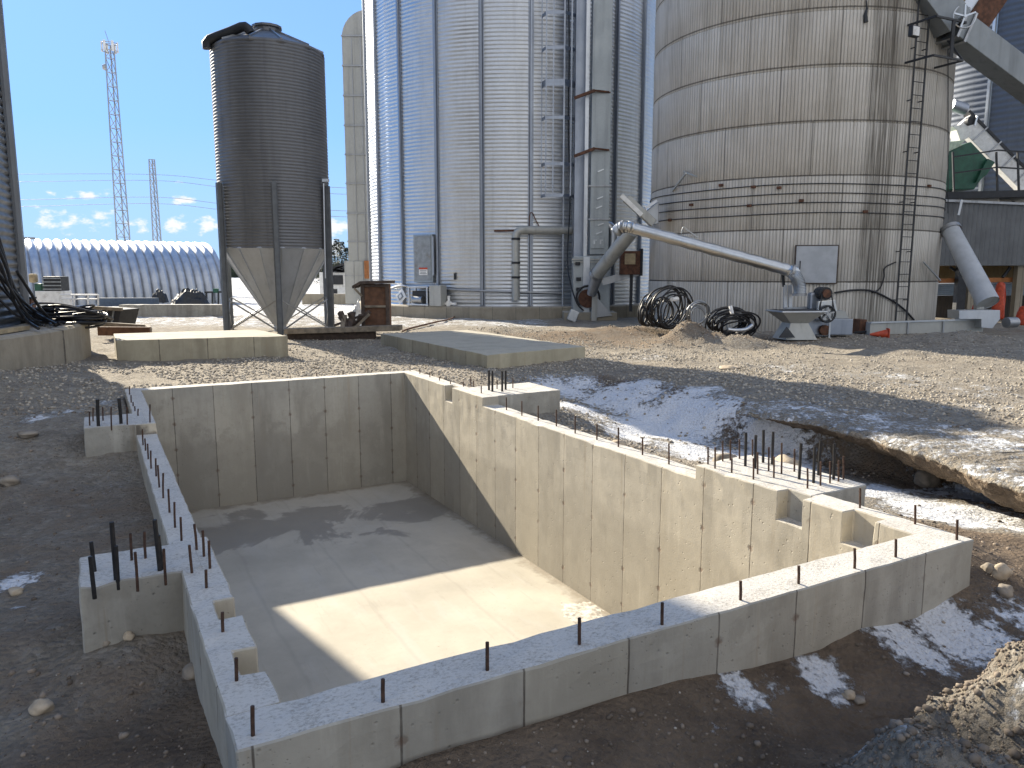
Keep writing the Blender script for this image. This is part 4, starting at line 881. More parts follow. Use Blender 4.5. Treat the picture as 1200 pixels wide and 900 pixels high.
# fill pipe bent down the wall
pp = spline([on_bin(672, 270, .28), on_bin(640, 270, .28), on_bin(616, 269.5, .28), on_bin(608, 271, .28), on_bin(604.5, 277, .28), on_bin(604.5, 290, .28), on_bin(604.5, 352, .28)], 7)
MB().tube(pp, .185, 16).build('fill_pipe', M['galv_old'], bin_main, smooth=True)
mb = MB()
for y in (280, 308, 325): q = on_bin(604.5, y, .28); mb.tube([q - Vector((0, 0, .05)), q + Vector((0, 0, .05))], .205, 16)
mb.build('pipe_collar', M['dark'], bin_main, smooth=True)
MB().tube([on_bin(579, 270.5, .12), on_bin(608, 270, .25)], .05, 8).build('stub', M['rust'], bin_main)
MB().tube(spline([on_bin(x, y, .13) for x, y in ((458, 338), (470, 335), (500, 337), (540, 340), (600, 342), (660, 344))]), .06, 8).build('cable_tray', M['galv_dark'], bin_main, smooth=True)
MB().box(on_bin(533, 324, .08), (.06, .09, .3), bin_frame(on_bin(533, 324))[2]).build('latch', M['dark'], bin_main)
mb = MB(); q = on_bin(621, 255, .1); mb.tube(spline([on_bin(x, y, .12) for x, y in ((620, 275), (621, 252), (624, 250), (628, 258), (632, 266), (634, 274))]), .025, 6); mb.build('small_conduit', M['rust'], bin_main)
# things that stand on the bin footing
def small(name, label, cat, loc, rot=0, group=None): return thing(name, label, cat, loc, rot, group)
q = on_bin(494, 354, .45); e, s_, a = bin_frame(q); q = Vector((q.x, q.y, BZ))
t_ = small('heater_unit', 'open grey metal unit with a dark interior below the bin door', 'heater', q, a + math.pi / 2)
mb = MB()
for sx in (-.55, .55):
    for sy in (-.25, .25): mb.box(q + s_ * sx + e * sy + Vector((0, 0, .45)), (.08, .08, .9), a)
mb.box(q + Vector((0, 0, .9)), (.62, 1.25, .06), a); mb.box(q + Vector((0, 0, .06)), (.62, 1.25, .08), a); mb.build('frame', M['galv'], t_, bevel=.01)
MB().box(q + Vector((0, 0, .42)) - e * .05, (.4, .9, .6), a).build('core', M['dark'], t_, bevel=.02)
MB().tube([q + Vector((0, 0, .3)) - s_ * .35 + e * .2, q + Vector((0, 0, .3)) + s_ * .25 + e * .2], .17, 12).build('drum', M['galv_dark'], t_, smooth=True)
MB().box(q + s_ * 1.0 + Vector((0, 0, .5)), (.5, .7, 1.0), a).build('side_box', M['galv_old'], t_, bevel=.03)
q = on_bin(470, 354, .5); e, s_, a = bin_frame(q); q = Vector((q.x, q.y, BZ))
sg = small('placard', 'white diamond placard leaning at the foot of the tall bin', 'sign', q, a)
Mx = Matrix.Rotation(a, 4, 'Z') @ Matrix.Rotation(R_(-14), 4, 'Y') @ Matrix.Rotation(R_(45), 4, 'X')
MB().box(q + Vector((0, 0, .42)), (.03, .56, .56), M=Mx).build('board', M['white_paint'], sg, bevel=.01)
MB().box(q + Vector((0, 0, .42)) + e * .03, (.02, .3, .3), M=Mx).build('symbol', M['grey_paint'], sg)
MB().box(q + Vector((0, 0, .43)) + e * .045, (.015, .17, .17), M=Mx).build('centre', M['white_paint'], sg)
q = on_bin(526, 354, .45); e, s_, a = bin_frame(q); q = Vector((q.x, q.y, BZ + .12))
vb = small('valve_wheel', 'pale four-armed valve lying on the bin footing', 'valve', q, a)
mb = MB(); mb.bar(q - s_ * .4, q + s_ * .4, .12, .12); mb.bar(q - Vector((0, 0, .1)), q + Vector((0, 0, .38)), .12, .13); mb.tube([q + e * .1, q - e * .12], .14, 10); mb.build('body', M['white_paint'], vb, bevel=.02)
hs_ = MB().tube(spline([at_z(x, y, .25 if i == 0 else gz(at_z(x, y, -.2)) + .05) for i, (x, y) in enumerate(((513, 357), (522, 364), (532, 370), (527, 374), (508, 378), (480, 385), (472, 388)))]), .035, 6).build('hose', M['rust'], smooth=True)
tag(hs_, 'thin dark hose running from the bin footing down across the gravel', 'hose')

# ------------------------------------------------------------------ bucket elevator beside the bin
EL = at_Y(692, 360, 35.4); ez = -.35
el_ = thing('bucket_elevator', 'tall grey twin duct bucket elevator beside the caged ladder', 'elevator', (EL.x, EL.y, ez))
def duct(x0, x1, y0, y1, Y, dep, m, name):
    a = at_Y(x0, y1, Y); b = at_Y(x1, y1, Y); top = at_Y(x0, y0, Y).z
    return MB().box(Vector(((a.x + b.x) / 2, Y + dep / 2, (a.z + top) / 2)), (b.x - a.x, dep, top - a.z)).build(name, m, el_, bevel=.015)
duct(672, 684.5, -160, 312, 35.6, .55, M['blue_steel'], 'down_leg'); up = duct(691, 713, -160, 298, 35.0, .75, M['galv_flat'], 'up_leg')
MB().box(at_Y(687.6, 140, 35.15) + Vector((0, 0, 3)), (.16, .2, 21)).build('ladder_rail', M['galv'], el_)
for y in (218, 257, 176, 107): 
    q = at_Y(702, y, 34.97); MB().box(q, (1.0, .05, .07)).build('joint_flange', M['galv_dark'], up, bevel=.01)
for y0 in (200, 232, 243, 263, 273):
    for dx in (-.15,): q = at_Y(702 + (y0 % 3), y0, 34.96); MB().bar(q + Vector((-.13, 0, -.05)), q + Vector((.13, 0, .06)), .05, .05).build('handle', M['galv_bright'], up)
#mbn.build('handles', M['galv_bright'], up)
q = at_Y(700, 284, 34.96); wd = MB().box(q, (.62, .05, .55)).build('hatch', M['galv_flat'], up, bevel=.01)
mb = MB()
for dx in (-.14, .14): mb.box(q + Vector((dx, -.04, .02)), (.07, .03, .2)); mb.box(q + Vector((dx + .05, -.04, .1)), (.12, .03, .05))
mb.build('hatch_clamps', M['galv_bright'], wd)
for y0, tl in ((110, .0), (178, .0)):
    pa_, pb_ = at_Y(673, y0 + 5, 35.0), at_Y(697, y0 - 4, 34.7); MB().bar(pa_, pb_, .1, .12).build('clamp_bar', M['rust'], el_); MB().bar(pb_, at_Y(715, y0 - 2, 35.0), .07, .07).build('clamp_bar', M['rust'], el_)
a = at_Y(671, 372, 34.9); b = at_Y(716, 300, 34.9)
MB().box(Vector(((a.x + b.x) / 2, 35.4, (a.z + b.z) / 2)), (b.x - a.x, .95, b.z - a.z)).build('boot', M['galv_flat'], el_, bevel=.03)
MB().box(at_Y(687, 335, 34.85), (.3, .12, 2.6)).build('boot_post', M['galv'], el_, bevel=.01)
mb = MB(); 
for y in (304, 307): mb.box(at_Y(694, y, 34.85), (1.85, .1, .07))
mb.build('boot_flange', M['galv_old'], el_)
for x, y in ((677, 309), (678, 327), (678, 339)): MB().box(at_Y(x, y, 34.83), (.22, .1, .16)).build('terminal', M['dark'], el_, bevel=.02)
MB().box(at_Y(690, 372, 35.2), (2.4, 1.6, .55)).build('base_block', M['conc_ring'], el_, bevel=.02)
# scoop and pulley at the elevator foot
q = at_Y(689, 350, 34.5); MB().tube([q, q + Vector((0, .3, 0))], .42, 20).build('pulley_cover', M['rust'], el_, smooth=True)
MB().tube([at_Y(689, 350, 34.4) + Vector((math.cos(a_) * .52, 0, math.sin(a_) * .52 + .05)) for a_ in np.linspace(-.4, 3.9, 18)], .05, 8).build('hose_guard', M['black_rubber'], el_, smooth=True)
sc = [at_Y(x, y, 34.3) for x, y in ((697, 345), (718, 370), (692, 373))]; MB().prism(sc, (0, .7, 0)).build('scoop', M['galv_dark'], el_, bevel=.01)
MB().bar(at_Y(696, 376, 34.1), at_Y(697, 346, 34.1), .24, .08).build('scoop_post', M['galv_old'], el_)
q = at_Y(671.5, 370, 33.6); lt = thing('worklight', 'small silver floodlight lying by the elevator foot', 'light', (q.x, q.y, q.z - .25))
MB().box(q, (.42, .18, .5), M=Matrix.Rotation(.4, 4, 'Y')).build('housing', M['galv_bright'], lt, bevel=.03); MB().bar(q + Vector((-.3, -.1, -.3)), q + Vector((.3, -.05, -.34)), .1, .06).build('stand', M['galv_dark'], lt)
cbm = MB().tube(spline([at_Y(666, -20, 36.2), at_Y(667, 60, 36), at_Y(666, 150, 36), at_Y(668, 232, 35.8), at_Y(665, 300, 35.5), at_Y(668, 330, 35), at_Y(676, 355, 34.5), at_Y(684, 364, 34.3)]), .035, 6).build('cable', M['black_rubber'], el_, smooth=True)

# ------------------------------------------------------------------ spouts between elevator and concrete silo
sp_ = thing('grain_spout', 'shiny ribbed grain pipe sloping down past the concrete silo', 'pipe', at_Y(933, 345, 23.7))
P = [at_Y(x, y, Y) for x, y, Y in ((722, 272, 25.3), (727, 267, 25.2), (734, 266, 25.1), (760, 272, 25.0), (915, 314, 23.9), (926, 318, 23.8), (934, 326, 23.75), (937, 336, 23.7), (937, 345, 23.7))]
pts = spline(P, 14); rad = []
for i, p in enumerate(pts): rad.append(.178 + (.018 if i % 2 else 0))
MB().tube(pts, rad, 20, caps=False).build('pipe', M['galv_bright'], sp_, smooth=30)
for i in (22, 63, len(pts) - 4): MB().tube([pts[i], pts[i] + (pts[i + 1] - pts[i]).normalized() * .07], .215, 20).build('collar', M['galv_dark'], sp_, smooth=True)
MB().tube(spline([pts[46] + Vector((0, 0, .23)), pts[46] + Vector((.05, -.02, .42)), pts[46] + Vector((.16, .0, .36)), pts[47] + Vector((.2, 0, .2))]), .018, 6).build('hanger', M['galv_bright'], sp_)
# old lower spout
s2 = thing('lower_spout', 'dull grey spout leaning from the elevator foot up to the silo', 'pipe', at_Y(700, 330, 33.6))
MB().tube([at_Y(700, 321, 33.4), at_Y(741, 270, 31.0)], .29, 20).build('pipe', M['galv_old'], s2, smooth=True)
MB().tube([at_Y(693, 345, 33.9), at_Y(700, 322, 33.45)], [.2, .29], 16).build('chute', M['galv_dark'], s2, smooth=True)
MB().tube([at_Y(700.5, 320, 33.38), at_Y(698.5, 322.5, 33.5)], .33, 20).build('collar', M['galv_dark'], s2, smooth=True)
# auger head at the silo edge
ag = thing('auger_head', 'angled auger head with two boards above the bent pipe', 'auger', at_Y(755, 262, 29.5))
MB().bar(at_Y(733, 232, 29.5), at_Y(766, 262, 29.5), .36, .3).build('tube', M['galv_old'], ag, bevel=.03)
MB().bar(at_Y(728, 229, 29.3), at_Y(752, 252, 29.3), .09, .16).build('rail', M['white_paint'], ag)
MB().prism([at_Y(x, y, 29.6) for x, y in ((752, 252), (772, 236), (772, 262), (763, 264))], (0, .5, 0)).build('hood', M['galv_dark'], ag, bevel=.02)
MB().bar(at_Y(756, 244, 29.4), at_Y(770, 235, 29.4), .1, .1).build('brace', M['galv'], ag)
# down pipe and electrical box in the gap
dp = thing('downpipe', 'short bent grey pipe in the gap between elevator and silo', 'pipe', at_Y(717, 300, 35.2))
MB().tube(spline([at_Y(x, y, 35.3) for x, y in ((708, 264), (714, 265), (718, 271), (718.5, 282), (717, 300))]), .2, 12).build('pipe', M['galv'], dp, smooth=True)
q = at_Y(738, 308, 33.2); bx = thing('control_box', 'dark rusty control cabinet with a pale panel beside the silo', 'cabinet', (q.x, q.y, q.z - .6))
MB().box(q, (.85, .4, 1.0)).build('housing', M['rust'], bx, bevel=.02); MB().box(q + Vector((-.02, -.215, .16)), (.46, .03, .46)).build('panel', M['pale_timber'], bx, bevel=.01)
MB().box(q + Vector((.48, 0, .02)), (.1, .44, 1.15)).build('side_plate', M['dark'], bx); MB().bar(q + Vector((.1, .1, -.5)), q + Vector((.1, .1, -2.1)), .12, .12).build('post', M['dark'], bx)
MB().bar(at_Y(700, 325, 33.5) + Vector((.2, 0, -.2)), at_Y(752, 318, 33.4), .12, .3).build('shelf', M['galv_dark'], bx)

# ------------------------------------------------------------------ galvanised dryer tower left of the bin
TY = 50.0
def XZ(x, y, Y=TY): return at_Y(x, y, Y)
tw = thing('dryer_tower', 'narrow grey panelled tower with a rounded top behind the tall bin', 'tower', XZ(420, 345))
a0 = XZ(409, 318); xl = XZ(400.5, 45).x; xr = XZ(452, 45).x; ztop = XZ(420, 11).z; zs = XZ(420, 44).z
poly = [Vector((xr, TY, a0.z)), Vector((xl, TY, a0.z)), Vector((xl, TY, zs))] + [Vector((xl + (ztop - zs) * (1 - math.cos(t)), TY, zs + (ztop - zs) * math.sin(t))) for t in np.linspace(.15, math.pi / 2, 8)] + [Vector((xr, TY, ztop))]
MB().prism(poly, (0, 3, 0)).build('housing', M['galv_old'], tw)
for y in (42, 77, 112, 147, 181, 215, 250, 283): MB().box(Vector(((xl + xr) / 2, TY - .02, XZ(420, y).z)), (xr - xl + .08, .09, .09)).build('panel_joint', M['galv_dark'], tw)
mb = MB()
for fx in (.22, .42, .62): mb.bar(Vector((xl + (xr - xl) * fx, TY - .01, a0.z)), Vector((xl + (xr - xl) * fx, TY - .01, zs)), .06, .05)
mb.build('panel_ribs', M['galv_dark'], tw)
a_, b_ = XZ(405, 345), XZ(440, 306); MB().box(Vector(((a_.x + b_.x) / 2, TY + .9, (a_.z + b_.z) / 2 - .3)), (b_.x - a_.x, 2.0, b_.z - a_.z + .6)).build('base_housing', M['galv_old'], tw, bevel=.02)
MB().box(Vector((XZ(430.5, 316).x, TY - .15, XZ(430, 316).z)), (.32, .12, 1.15)).build('door', M['rust_orange'], tw)
mb = MB()
for fx in (.3, .6): mb.bar(Vector((a_.x + (b_.x - a_.x) * fx, TY - .12, a_.z)), Vector((a_.x + (b_.x - a_.x) * fx, TY - .12, b_.z)), .05, .04)
mb.bar(Vector((a_.x, TY - .12, XZ(410, 323).z)), Vector((b_.x, TY - .12, XZ(410, 323).z)), .05, .05); mb.build('base_ribs', M['galv_dark'], tw)

# ------------------------------------------------------------------ ribbed arch building
def arch_building():
    a = R_(36); base = at_Y(268, 357, 63); ax = Vector((math.cos(a), math.sin(a), 0)); pr = Vector((-ax.y, ax.x, 0))
    end = base; L = 34; rad = 7.0; hgt = 6.3; pitch = .66; root = thing('arch_building', 'long ribbed steel arch building with a frosted ridge', 'building', end - ax * L / 2, a)
    nU = int(L / pitch * 16); nV = 40; vs = []; fs = []; z0 = base.z - .2
    for i in range(nU + 1):
        u = i / 16 * pitch; f = (u / pitch) % 1; k = .26 * (1 - math.sin(math.pi * f) ** .7)
        for j in range(nV + 1):
            t = math.pi * j / nV; rr = 1 - k / rad
            x = -math.cos(t); z = math.sin(t) ** .82 
            p = end - ax * (L - u) + pr * (rad + x * rad * rr) + Vector((0, 0, z0 + z * hgt * rr)); vs.append(p)
    for i in range(nU):
        for j in range(nV): k = i * (nV + 1) + j; fs.append((k, k + nV + 1, k + nV + 2, k + 1))
    m, t = mat('arch_steel_with_frost'); n = t.noise(1.3, 6, .65); g = t.n('NewGeometry'); nz = t.xyz(g.outputs['Normal'])[2]; o = t.xyz()
    fr = t.ramp(t.math('ADD', o[2], t.math('MULTIPLY', t.math('SUBTRACT', n, .5), 2.0)), 5.2, 6.3)
    c = t.mix(t.ramp(n, .3, .7), (.44, .46, .49), (.60, .62, .64)); c = t.mix(t.math('MULTIPLY', fr, .75), c, (.60, .585, .54))
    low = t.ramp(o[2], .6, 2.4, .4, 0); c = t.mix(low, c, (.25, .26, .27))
    t.out(c, t.ramp(n, .3, .7, .38, .55), t.math('SUBTRACT', .8, t.math('MULTIPLY', fr, .72)))
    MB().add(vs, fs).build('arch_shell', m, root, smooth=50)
    poly = [end + pr * (rad - math.cos(t) * rad * .97) + Vector((0, 0, z0 + (math.sin(t) ** .82) * hgt * .97)) for t in np.linspace(0, math.pi, 30)]
    MB().prism(poly, -ax * .15).build('end_wall', M['galv_old'], root)
    q = end + pr * rad + Vector((0, 0, z0 + 1.7)) + ax * .03; MB().box(q, (.1, 3.4, 3.4), a).build('end_door', M['galv_dark'], root)
    mb = MB(); 
    for u in (-26.5, -16, -13.5): mb.box(end + ax * u + pr * rad + Vector((0, 0, z0 + hgt + .02)), (1.6, .3, .16), a)
    mb.build('ridge_vents', M['galv_dark'], root)
arch_building()

# ------------------------------------------------------------------ lattice masts and power lines far away
def mast(label, px, ytop, Y, w0, w1, ybase=330, antennas=True):
    b = at_Y(px[1], ybase, Y); t = at_Y(px[0], ytop, Y); b.z = -.65; cx = (b.x + t.x) / 2; H = t.z - b.z
    root = thing('lattice_mast', label, 'radio mast', (cx, Y, b.z)); ang = [R_(90 + 120 * k + 20) for k in range(3)]
    def leg(k, q): w = w0 + (w1 - w0) * q; return Vector((cx + math.cos(ang[k]) * w, Y + math.sin(ang[k]) * w, b.z + H * q))
    for k in range(3): MB().tube([leg(k, 0), leg(k, 1)], .09 * Y / 110, 6).build('leg', M['galv_dark'], root)
    n = int(H / (w0 * 1.7)); mb = MB()
    for i in range(n):
        q0, q1 = i / n, (i + 1) / n
        for k in range(3):
            k2 = (k + 1) % 3; mb.bar(leg(k, q0), leg(k2, q1), .07 * Y / 110, .07); mb.bar(leg(k, q1), leg(k2, q1), .07 * Y / 110, .07)
    mb.build('lacing', M['galv_dark'], root)
    if antennas:
        T = leg(0, 1); T = Vector((cx, Y, T.z))
        for k in range(6):
            a = k * math.pi / 3 + .3; e = Vector((math.cos(a), math.sin(a), 0)); r = 1.0
            MB().box(T + e * r - Vector((0, 0, .35)), (.16, .3, 1.35), a).build('antenna', M['white_paint'], root)
        ring = [T + Vector((math.cos(a) * .95, math.sin(a) * .95, -.9)) for a in np.linspace(0, 2 * math.pi, 13)[:-1]]; MB().tube(ring, .06, 6, closed=True).build('platform', M['galv_dark'], root)
        ring = [T + Vector((math.cos(a) * .95, math.sin(a) * .95, .1)) for a in np.linspace(0, 2 * math.pi, 13)[:-1]]; MB().tube(ring, .05, 6, closed=True).build('platform', M['galv_dark'], root)
        MB().tube([T, T + Vector((-.5, 0, 1.8))], .04, 6).build('whip', M['galv_dark'], root)
        q = at_Y(123.5, 79, Y); MB().tube([q + Vector((.2, 0, 0)), q - Vector((.3, .2, 0))], [.55, .3], 12).build('dish', M['galv_old'], root, smooth=True)
mast('tall lattice radio mast with a ring of antennas at its top', (129, 148), 52, 110, 1.05, .62)
mast('shorter bare lattice mast to the right of the antenna mast', (178.5, 187), 187, 150, .95, .55, antennas=False)
for lab, y0, y1, y2 in (('uppermost thin power line crossing behind the masts', 204, 204.5, 212), ('second power line from the top behind the masts', 213, 211.5, 219.5), ('third power line from the top behind the masts', 234, 231, 239), ('lowest thin power line crossing behind the masts', 242, 238.5, 246)):
    pts = spline([at_Y(-60, y0 + 1, 190), at_Y(30, y0, 188), at_Y(180, y1, 185), at_Y(262, y2, 180), at_Y(330, y2 + 4, 176), at_Y(400, y2 + 8, 172), at_Y(470, y2 + 10, 170)], 6)
    tag(MB().tube(pts, .055, 5).build('power_line', M['galv_dark'], smooth='all'), lab, 'power line', 'power lines behind the masts')

# ------------------------------------------------------------------ left: cables and clutter on and behind the footing
def on_left(px, py, off=0.0): return on_bin(px, py, off, LC, LR)
ZR = .68
cabs = [((-22, 285), (-2, 322), (14, 350), (34, 374), (52, 382)), ((-18, 228), (2, 290), (14, 330), (32, 360), (66, 380)), ((-30, 300), (4, 340), (26, 362), (58, 376), (90, 378)), ((-20, 240), (4, 300), (18, 340), (40, 366), (58, 379)), ((-25, 275), (2, 318), (22, 352), (48, 374), (70, 378)), ((-20, 300), (6, 330), (30, 356), (52, 372), (60, 381)), ((-30, 330), (0, 352), (20, 370), (50, 383), (72, 380)),
        ((-20, 255), (8, 315), (16, 352), (30, 374), (45, 385)), ((-25, 265), (0, 308), (12, 338), (36, 372), (54, 377)), ((20, 318), (34, 340), (48, 362), (64, 377), (85, 379))]
for i, pl_ in enumerate(cabs):
    pts = []
    for k, (x, y) in enumerate(pl_):
        q = on_left(x, y, .25 + .06 * i); 
        if k == len(pl_) - 1: q = at_z(x, y, ZR + .05)
        pts.append(q)
    MB().tube(spline(pts), .032 if i % 2 else .024, 8).build('hanging_cable', M['black_rubber'], bin_left, smooth=True)
def coil(name, label, center, normal, R, r, turns, seed=0, m=None, squash=1.0, spread=.08, group=None, droop=0.0, cat='hose coil'):
    rnd = random.Random(seed); n = Vector(normal).normalized(); u = n.cross(Vector((0, 0, 1))); u = u.normalized() if u.length > .1 else Vector((1, 0, 0)); v = n.cross(u)
    if v.z < 0: v = -v
    root = thing(name, label, cat, (center[0], center[1], center[2] - R), 0, group); mb = MB()
    for k in range(turns):
        ph = rnd.uniform(0, 6.28); rr = R * rnd.uniform(.62, 1.08); tilt = rnd.uniform(-.3, .3); off = n * rnd.uniform(-spread, spread) + u * rnd.uniform(-spread, spread) * .9 
        pts = []
        for i in range(40):
            a = ph + 2 * math.pi * i / 40; w = 1 + .04 * math.sin(3 * a + ph)
            q = Vector(center) + off + u * (math.cos(a) * rr * w) + v * (math.sin(a) * rr * w * squash - (R - rr) * .8 * squash) + n * (tilt * math.cos(a + ph) * R); 
            pts.append(q)
        mb.tube(pts, r * rnd.uniform(.85, 1.1), 8, closed=True)
    mb.build('windings', m or M['black_rubber'], root, smooth=True)
    return root, u, v, n
for i, (x, y, R, lab) in enumerate(((72, 371, .85, 'flat pile of black cable coils on the left bin footing'), (92, 372, .6, 'smaller loose cable coil at the right end of the left bin footing'))):
    q = at_z(x, y, ZR + .1); coil('cable_coil', lab, q, (.05, .05, 1), R, .026, 13, 30 + i, None, 1, .12, None, 0, 'cable coil')
q = at_z(30, 374, ZR); bt = thing('cable_bin', 'dark box standing among cables on the left bin footing', 'box', q, .3)
MB().box(q + Vector((0, 0, .25)), (.42, .4, .5), .3).build('box', M['rust'], bt, bevel=.02); MB().box(q + Vector((0, 0, .52)), (.46, .44, .05), .3).build('lid', M['dark'], bt, bevel=.01)
bd = MB().bar(at_z(-10, 390, ZR + .04), at_z(30, 384, ZR + .04), .16, .08).build('plank', M['pale_timber']); tag(bd, 'pale plank lying on the left bin footing at the frame edge', 'plank')
# equipment behind the footing
q = at_Y(62, 356, 34); q.z = -.3; mc = thing('equipment_cart', 'white machine cabinet with dark louvred head behind the left bin', 'machine', q, .1)
a_, b_ = at_Y(42, 357, 34), at_Y(72, 341, 34)
MB().box(Vector(((a_.x + b_.x) / 2, 34.4, (a_.z + b_.z) / 2 - .3)), (b_.x - a_.x, .8, b_.z - a_.z + .6)).build('cabinet', M['white_paint'], mc, bevel=.03)
a_, b_ = at_Y(51, 341, 34), at_Y(69, 324, 34); MB().box(Vector(((a_.x + b_.x) / 2, 34.4, (a_.z + b_.z) / 2)), (b_.x - a_.x, .7, b_.z - a_.z)).build('louvre_head', M['dark'], mc, bevel=.02)
for k in range(4): MB().box(Vector(((a_.x + b_.x) / 2, 34.03, a_.z + (b_.z - a_.z) * (k + .5) / 4)), (b_.x - a_.x + .06, .06, .05)).build('slat', M['grey_paint'], mc)
a_ = at_Y(42, 337, 34); MB().box(a_ + Vector((0, .3, 0)), (.34, .3, .36)).build('motor', M['green_paint'], mc, bevel=.04); MB().box(at_Y(39, 326, 34.2), (.3, .3, .4)).build('bag', M['pale_timber'], mc, bevel=.08)
rl = thing('railing', 'low white tubular railing in front of the arch building', 'railing', at_Y(92, 356, 33)); 
for x in (70, 87, 103, 115): MB().tube([at_Y(x, 358, 33), at_Y(x, 345, 33)], .04, 8).build('post', M['white_paint'], rl)
for y in (345.5, 350.5): MB().tube([at_Y(70, y, 33), at_Y(115, y, 33)], .035, 8).build('rail', M['white_paint'], rl)
# upturned crate and planks
q = at_z(124, 378, -.15); cr = thing('metal_skip', 'tilted grey ribbed metal bin beside the left footing', 'skip', q, .2)
pz = [at_Y(x, y, 24.2) for x, y in ((111, 382), (137, 383), (142, 363), (110, 361))]; MB().prism(pz, (.1, 1.0, 0)).build('body', M['dark'], cr, bevel=.02)
mb = MB()
for f in (.25, .5, .75): mb.bar(pz[0].lerp(pz[1], f) - Vector((0, .02, 0)), pz[3].lerp(pz[2], f) - Vector((0, .02, 0)), .05, .04)
mb.build('ribs', M['grey_paint'], cr); MB().bar(at_Y(108, 360.5, 24.1), at_Y(143, 362.5, 24.1), .12, .1).build('rim', M['timber'], cr)
bm1 = thing('timber_crate', 'low brown timber frame lying in front of the grey ribbed bin', 'timber', at_z(145, 391, -.1))
MB().bar(at_Y(116, 388, 22.6), at_Y(176, 388.5, 22.2), .12, .26).build('board', M['brown_wood'], bm1); MB().bar(at_Y(118, 381, 23.4), at_Y(172, 384.5, 23.0), .12, .2).build('board', M['timber'], bm1); MB().bar(at_Y(176, 388, 22.2), at_Y(172, 384, 23.0), .1, .2).build('board', M['timber'], bm1)
# parked sled and odds and ends near the arch building
q = at_Y(250, 350, 52); ic = thing('frame_rack', 'dark metal rack beside the right end of the arch building', 'rack', Vector((q.x, q.y, -.5)))
for x in (242, 249, 256, 262): MB().bar(at_Y(x, 357, 52), at_Y(x, 342, 52), .1, .1).build('post', M['dark'], ic)
MB().bar(at_Y(240, 342.5, 52), at_Y(264, 342, 52), .12, .12).build('beam', M['dark'], ic); MB().tube([at_Y(253, 343, 52), at_Y(253, 338, 52)], .2, 8).build('cap', M['green_paint'], ic)
sh = lump('tarp_heap', M['dark'], at_Y(223, 356, 50), 1.2, .8, .9, 0, seed=5); tag(sh, 'dark covered heap at the foot of the arch building', 'heap')
sh = lump('dark_heap', M['dark'], at_Y(187, 354, 52), .6, .5, .75, 0, seed=8); tag(sh, 'small dark heap in front of the middle of the arch building', 'heap')
bb = MB().bar(at_Y(116, 354, 51), at_Y(184, 354, 50), .4, .55).build('blue_beam', simple('blue_black_paint', (.05, .075, .11), .5)); tag(bb, 'long blue black beam along the foot of the arch building', 'beam')

# ------------------------------------------------------------------ timber rail, brown box and debris before the hopper bin
rs = thing('timber_skid', 'long weathered timber skid under the front of the hopper bin', 'skid', at_z(410, 395, -.2))
MB().bar(at_Y(336, 388, 24.0) , at_Y(470, 384, 23.8), .5, .16).build('top_plank', M['timber'], rs, bevel=.01)
MB().bar(at_Y(338, 397, 24.1), at_Y(440, 393, 23.9), .2, .42).build('beam', M['brown_frame'], rs)
q = at_z(437, 384, -.12); cbx = thing('brown_cabinet', 'weathered brown wooden cabinet with a small sloping roof', 'cabinet', q, .05)
a_, b_ = at_Y(424, 383, 24.4), at_Y(455, 333, 24.4); cx, cz = (a_.x + b_.x) / 2, (a_.z + b_.z) / 2; W_, H_ = b_.x - a_.x, b_.z - a_.z
MB().box(Vector((cx, 24.8, cz)), (W_ * .92, .62, H_)).build('body', M['brown_wood'], cbx)
for sx in (-1, 1): MB().box(Vector((cx + sx * W_ * .45, 24.46, cz)), (.11, .1, H_)).build('post', M['brown_frame'], cbx)
for fz in (-.48, -.02, .46): MB().box(Vector((cx, 24.462, cz + fz * H_)), (W_ * .8, .09, .07)).build('rail', M['timber'] if fz == -.02 else M['brown_frame'], cbx)
MB().prism([Vector((cx - W_ * .78, 24.3, cz + H_ * .40)), Vector((cx - W_ * .50, 24.3, cz + H_ * .50)), Vector((cx + W_ * .60, 24.3, cz + H_ * .52)), Vector((cx + W_ * .6, 24.3, cz + H_ * .58)), Vector((cx - W_ * .5, 24.3, cz + H_ * .57)), Vector((cx - W_ * .8, 24.3, cz + H_ * .46))], (0, .95, 0)).build('roof', M['brown_frame'], cbx)
MB().bar(Vector((cx - W_ * .72, 24.35, cz + H_ * .40)), Vector((cx - W_ * .46, 24.4, cz + H_ * .22)), .07, .07).build('bracket', M['timber'], cbx)
mb_ = thing('scrap_lumber', 'small heap of broken dark lumber beside the brown cabinet', 'lumber heap', at_z(412, 387, -.15))
for k in range(9):
    q = at_Y(402 + k * 2.3, 381 - (k % 3) * 2.5, 24.0 + .1 * (k % 4)); d = Vector((random.uniform(-.3, .5), random.uniform(-.2, .2), random.uniform(.05, .4)))
    MB().bar(q - d * .8, q + d, random.uniform(.12, .24), random.uniform(.06, .16)).build('board', M['brown_frame'] if k % 3 else M['timber'], mb_)
MB().bar(at_Y(416, 384, 23.9), at_Y(433, 368, 24.0), .08, .08).build('board', M['timber'], mb_)

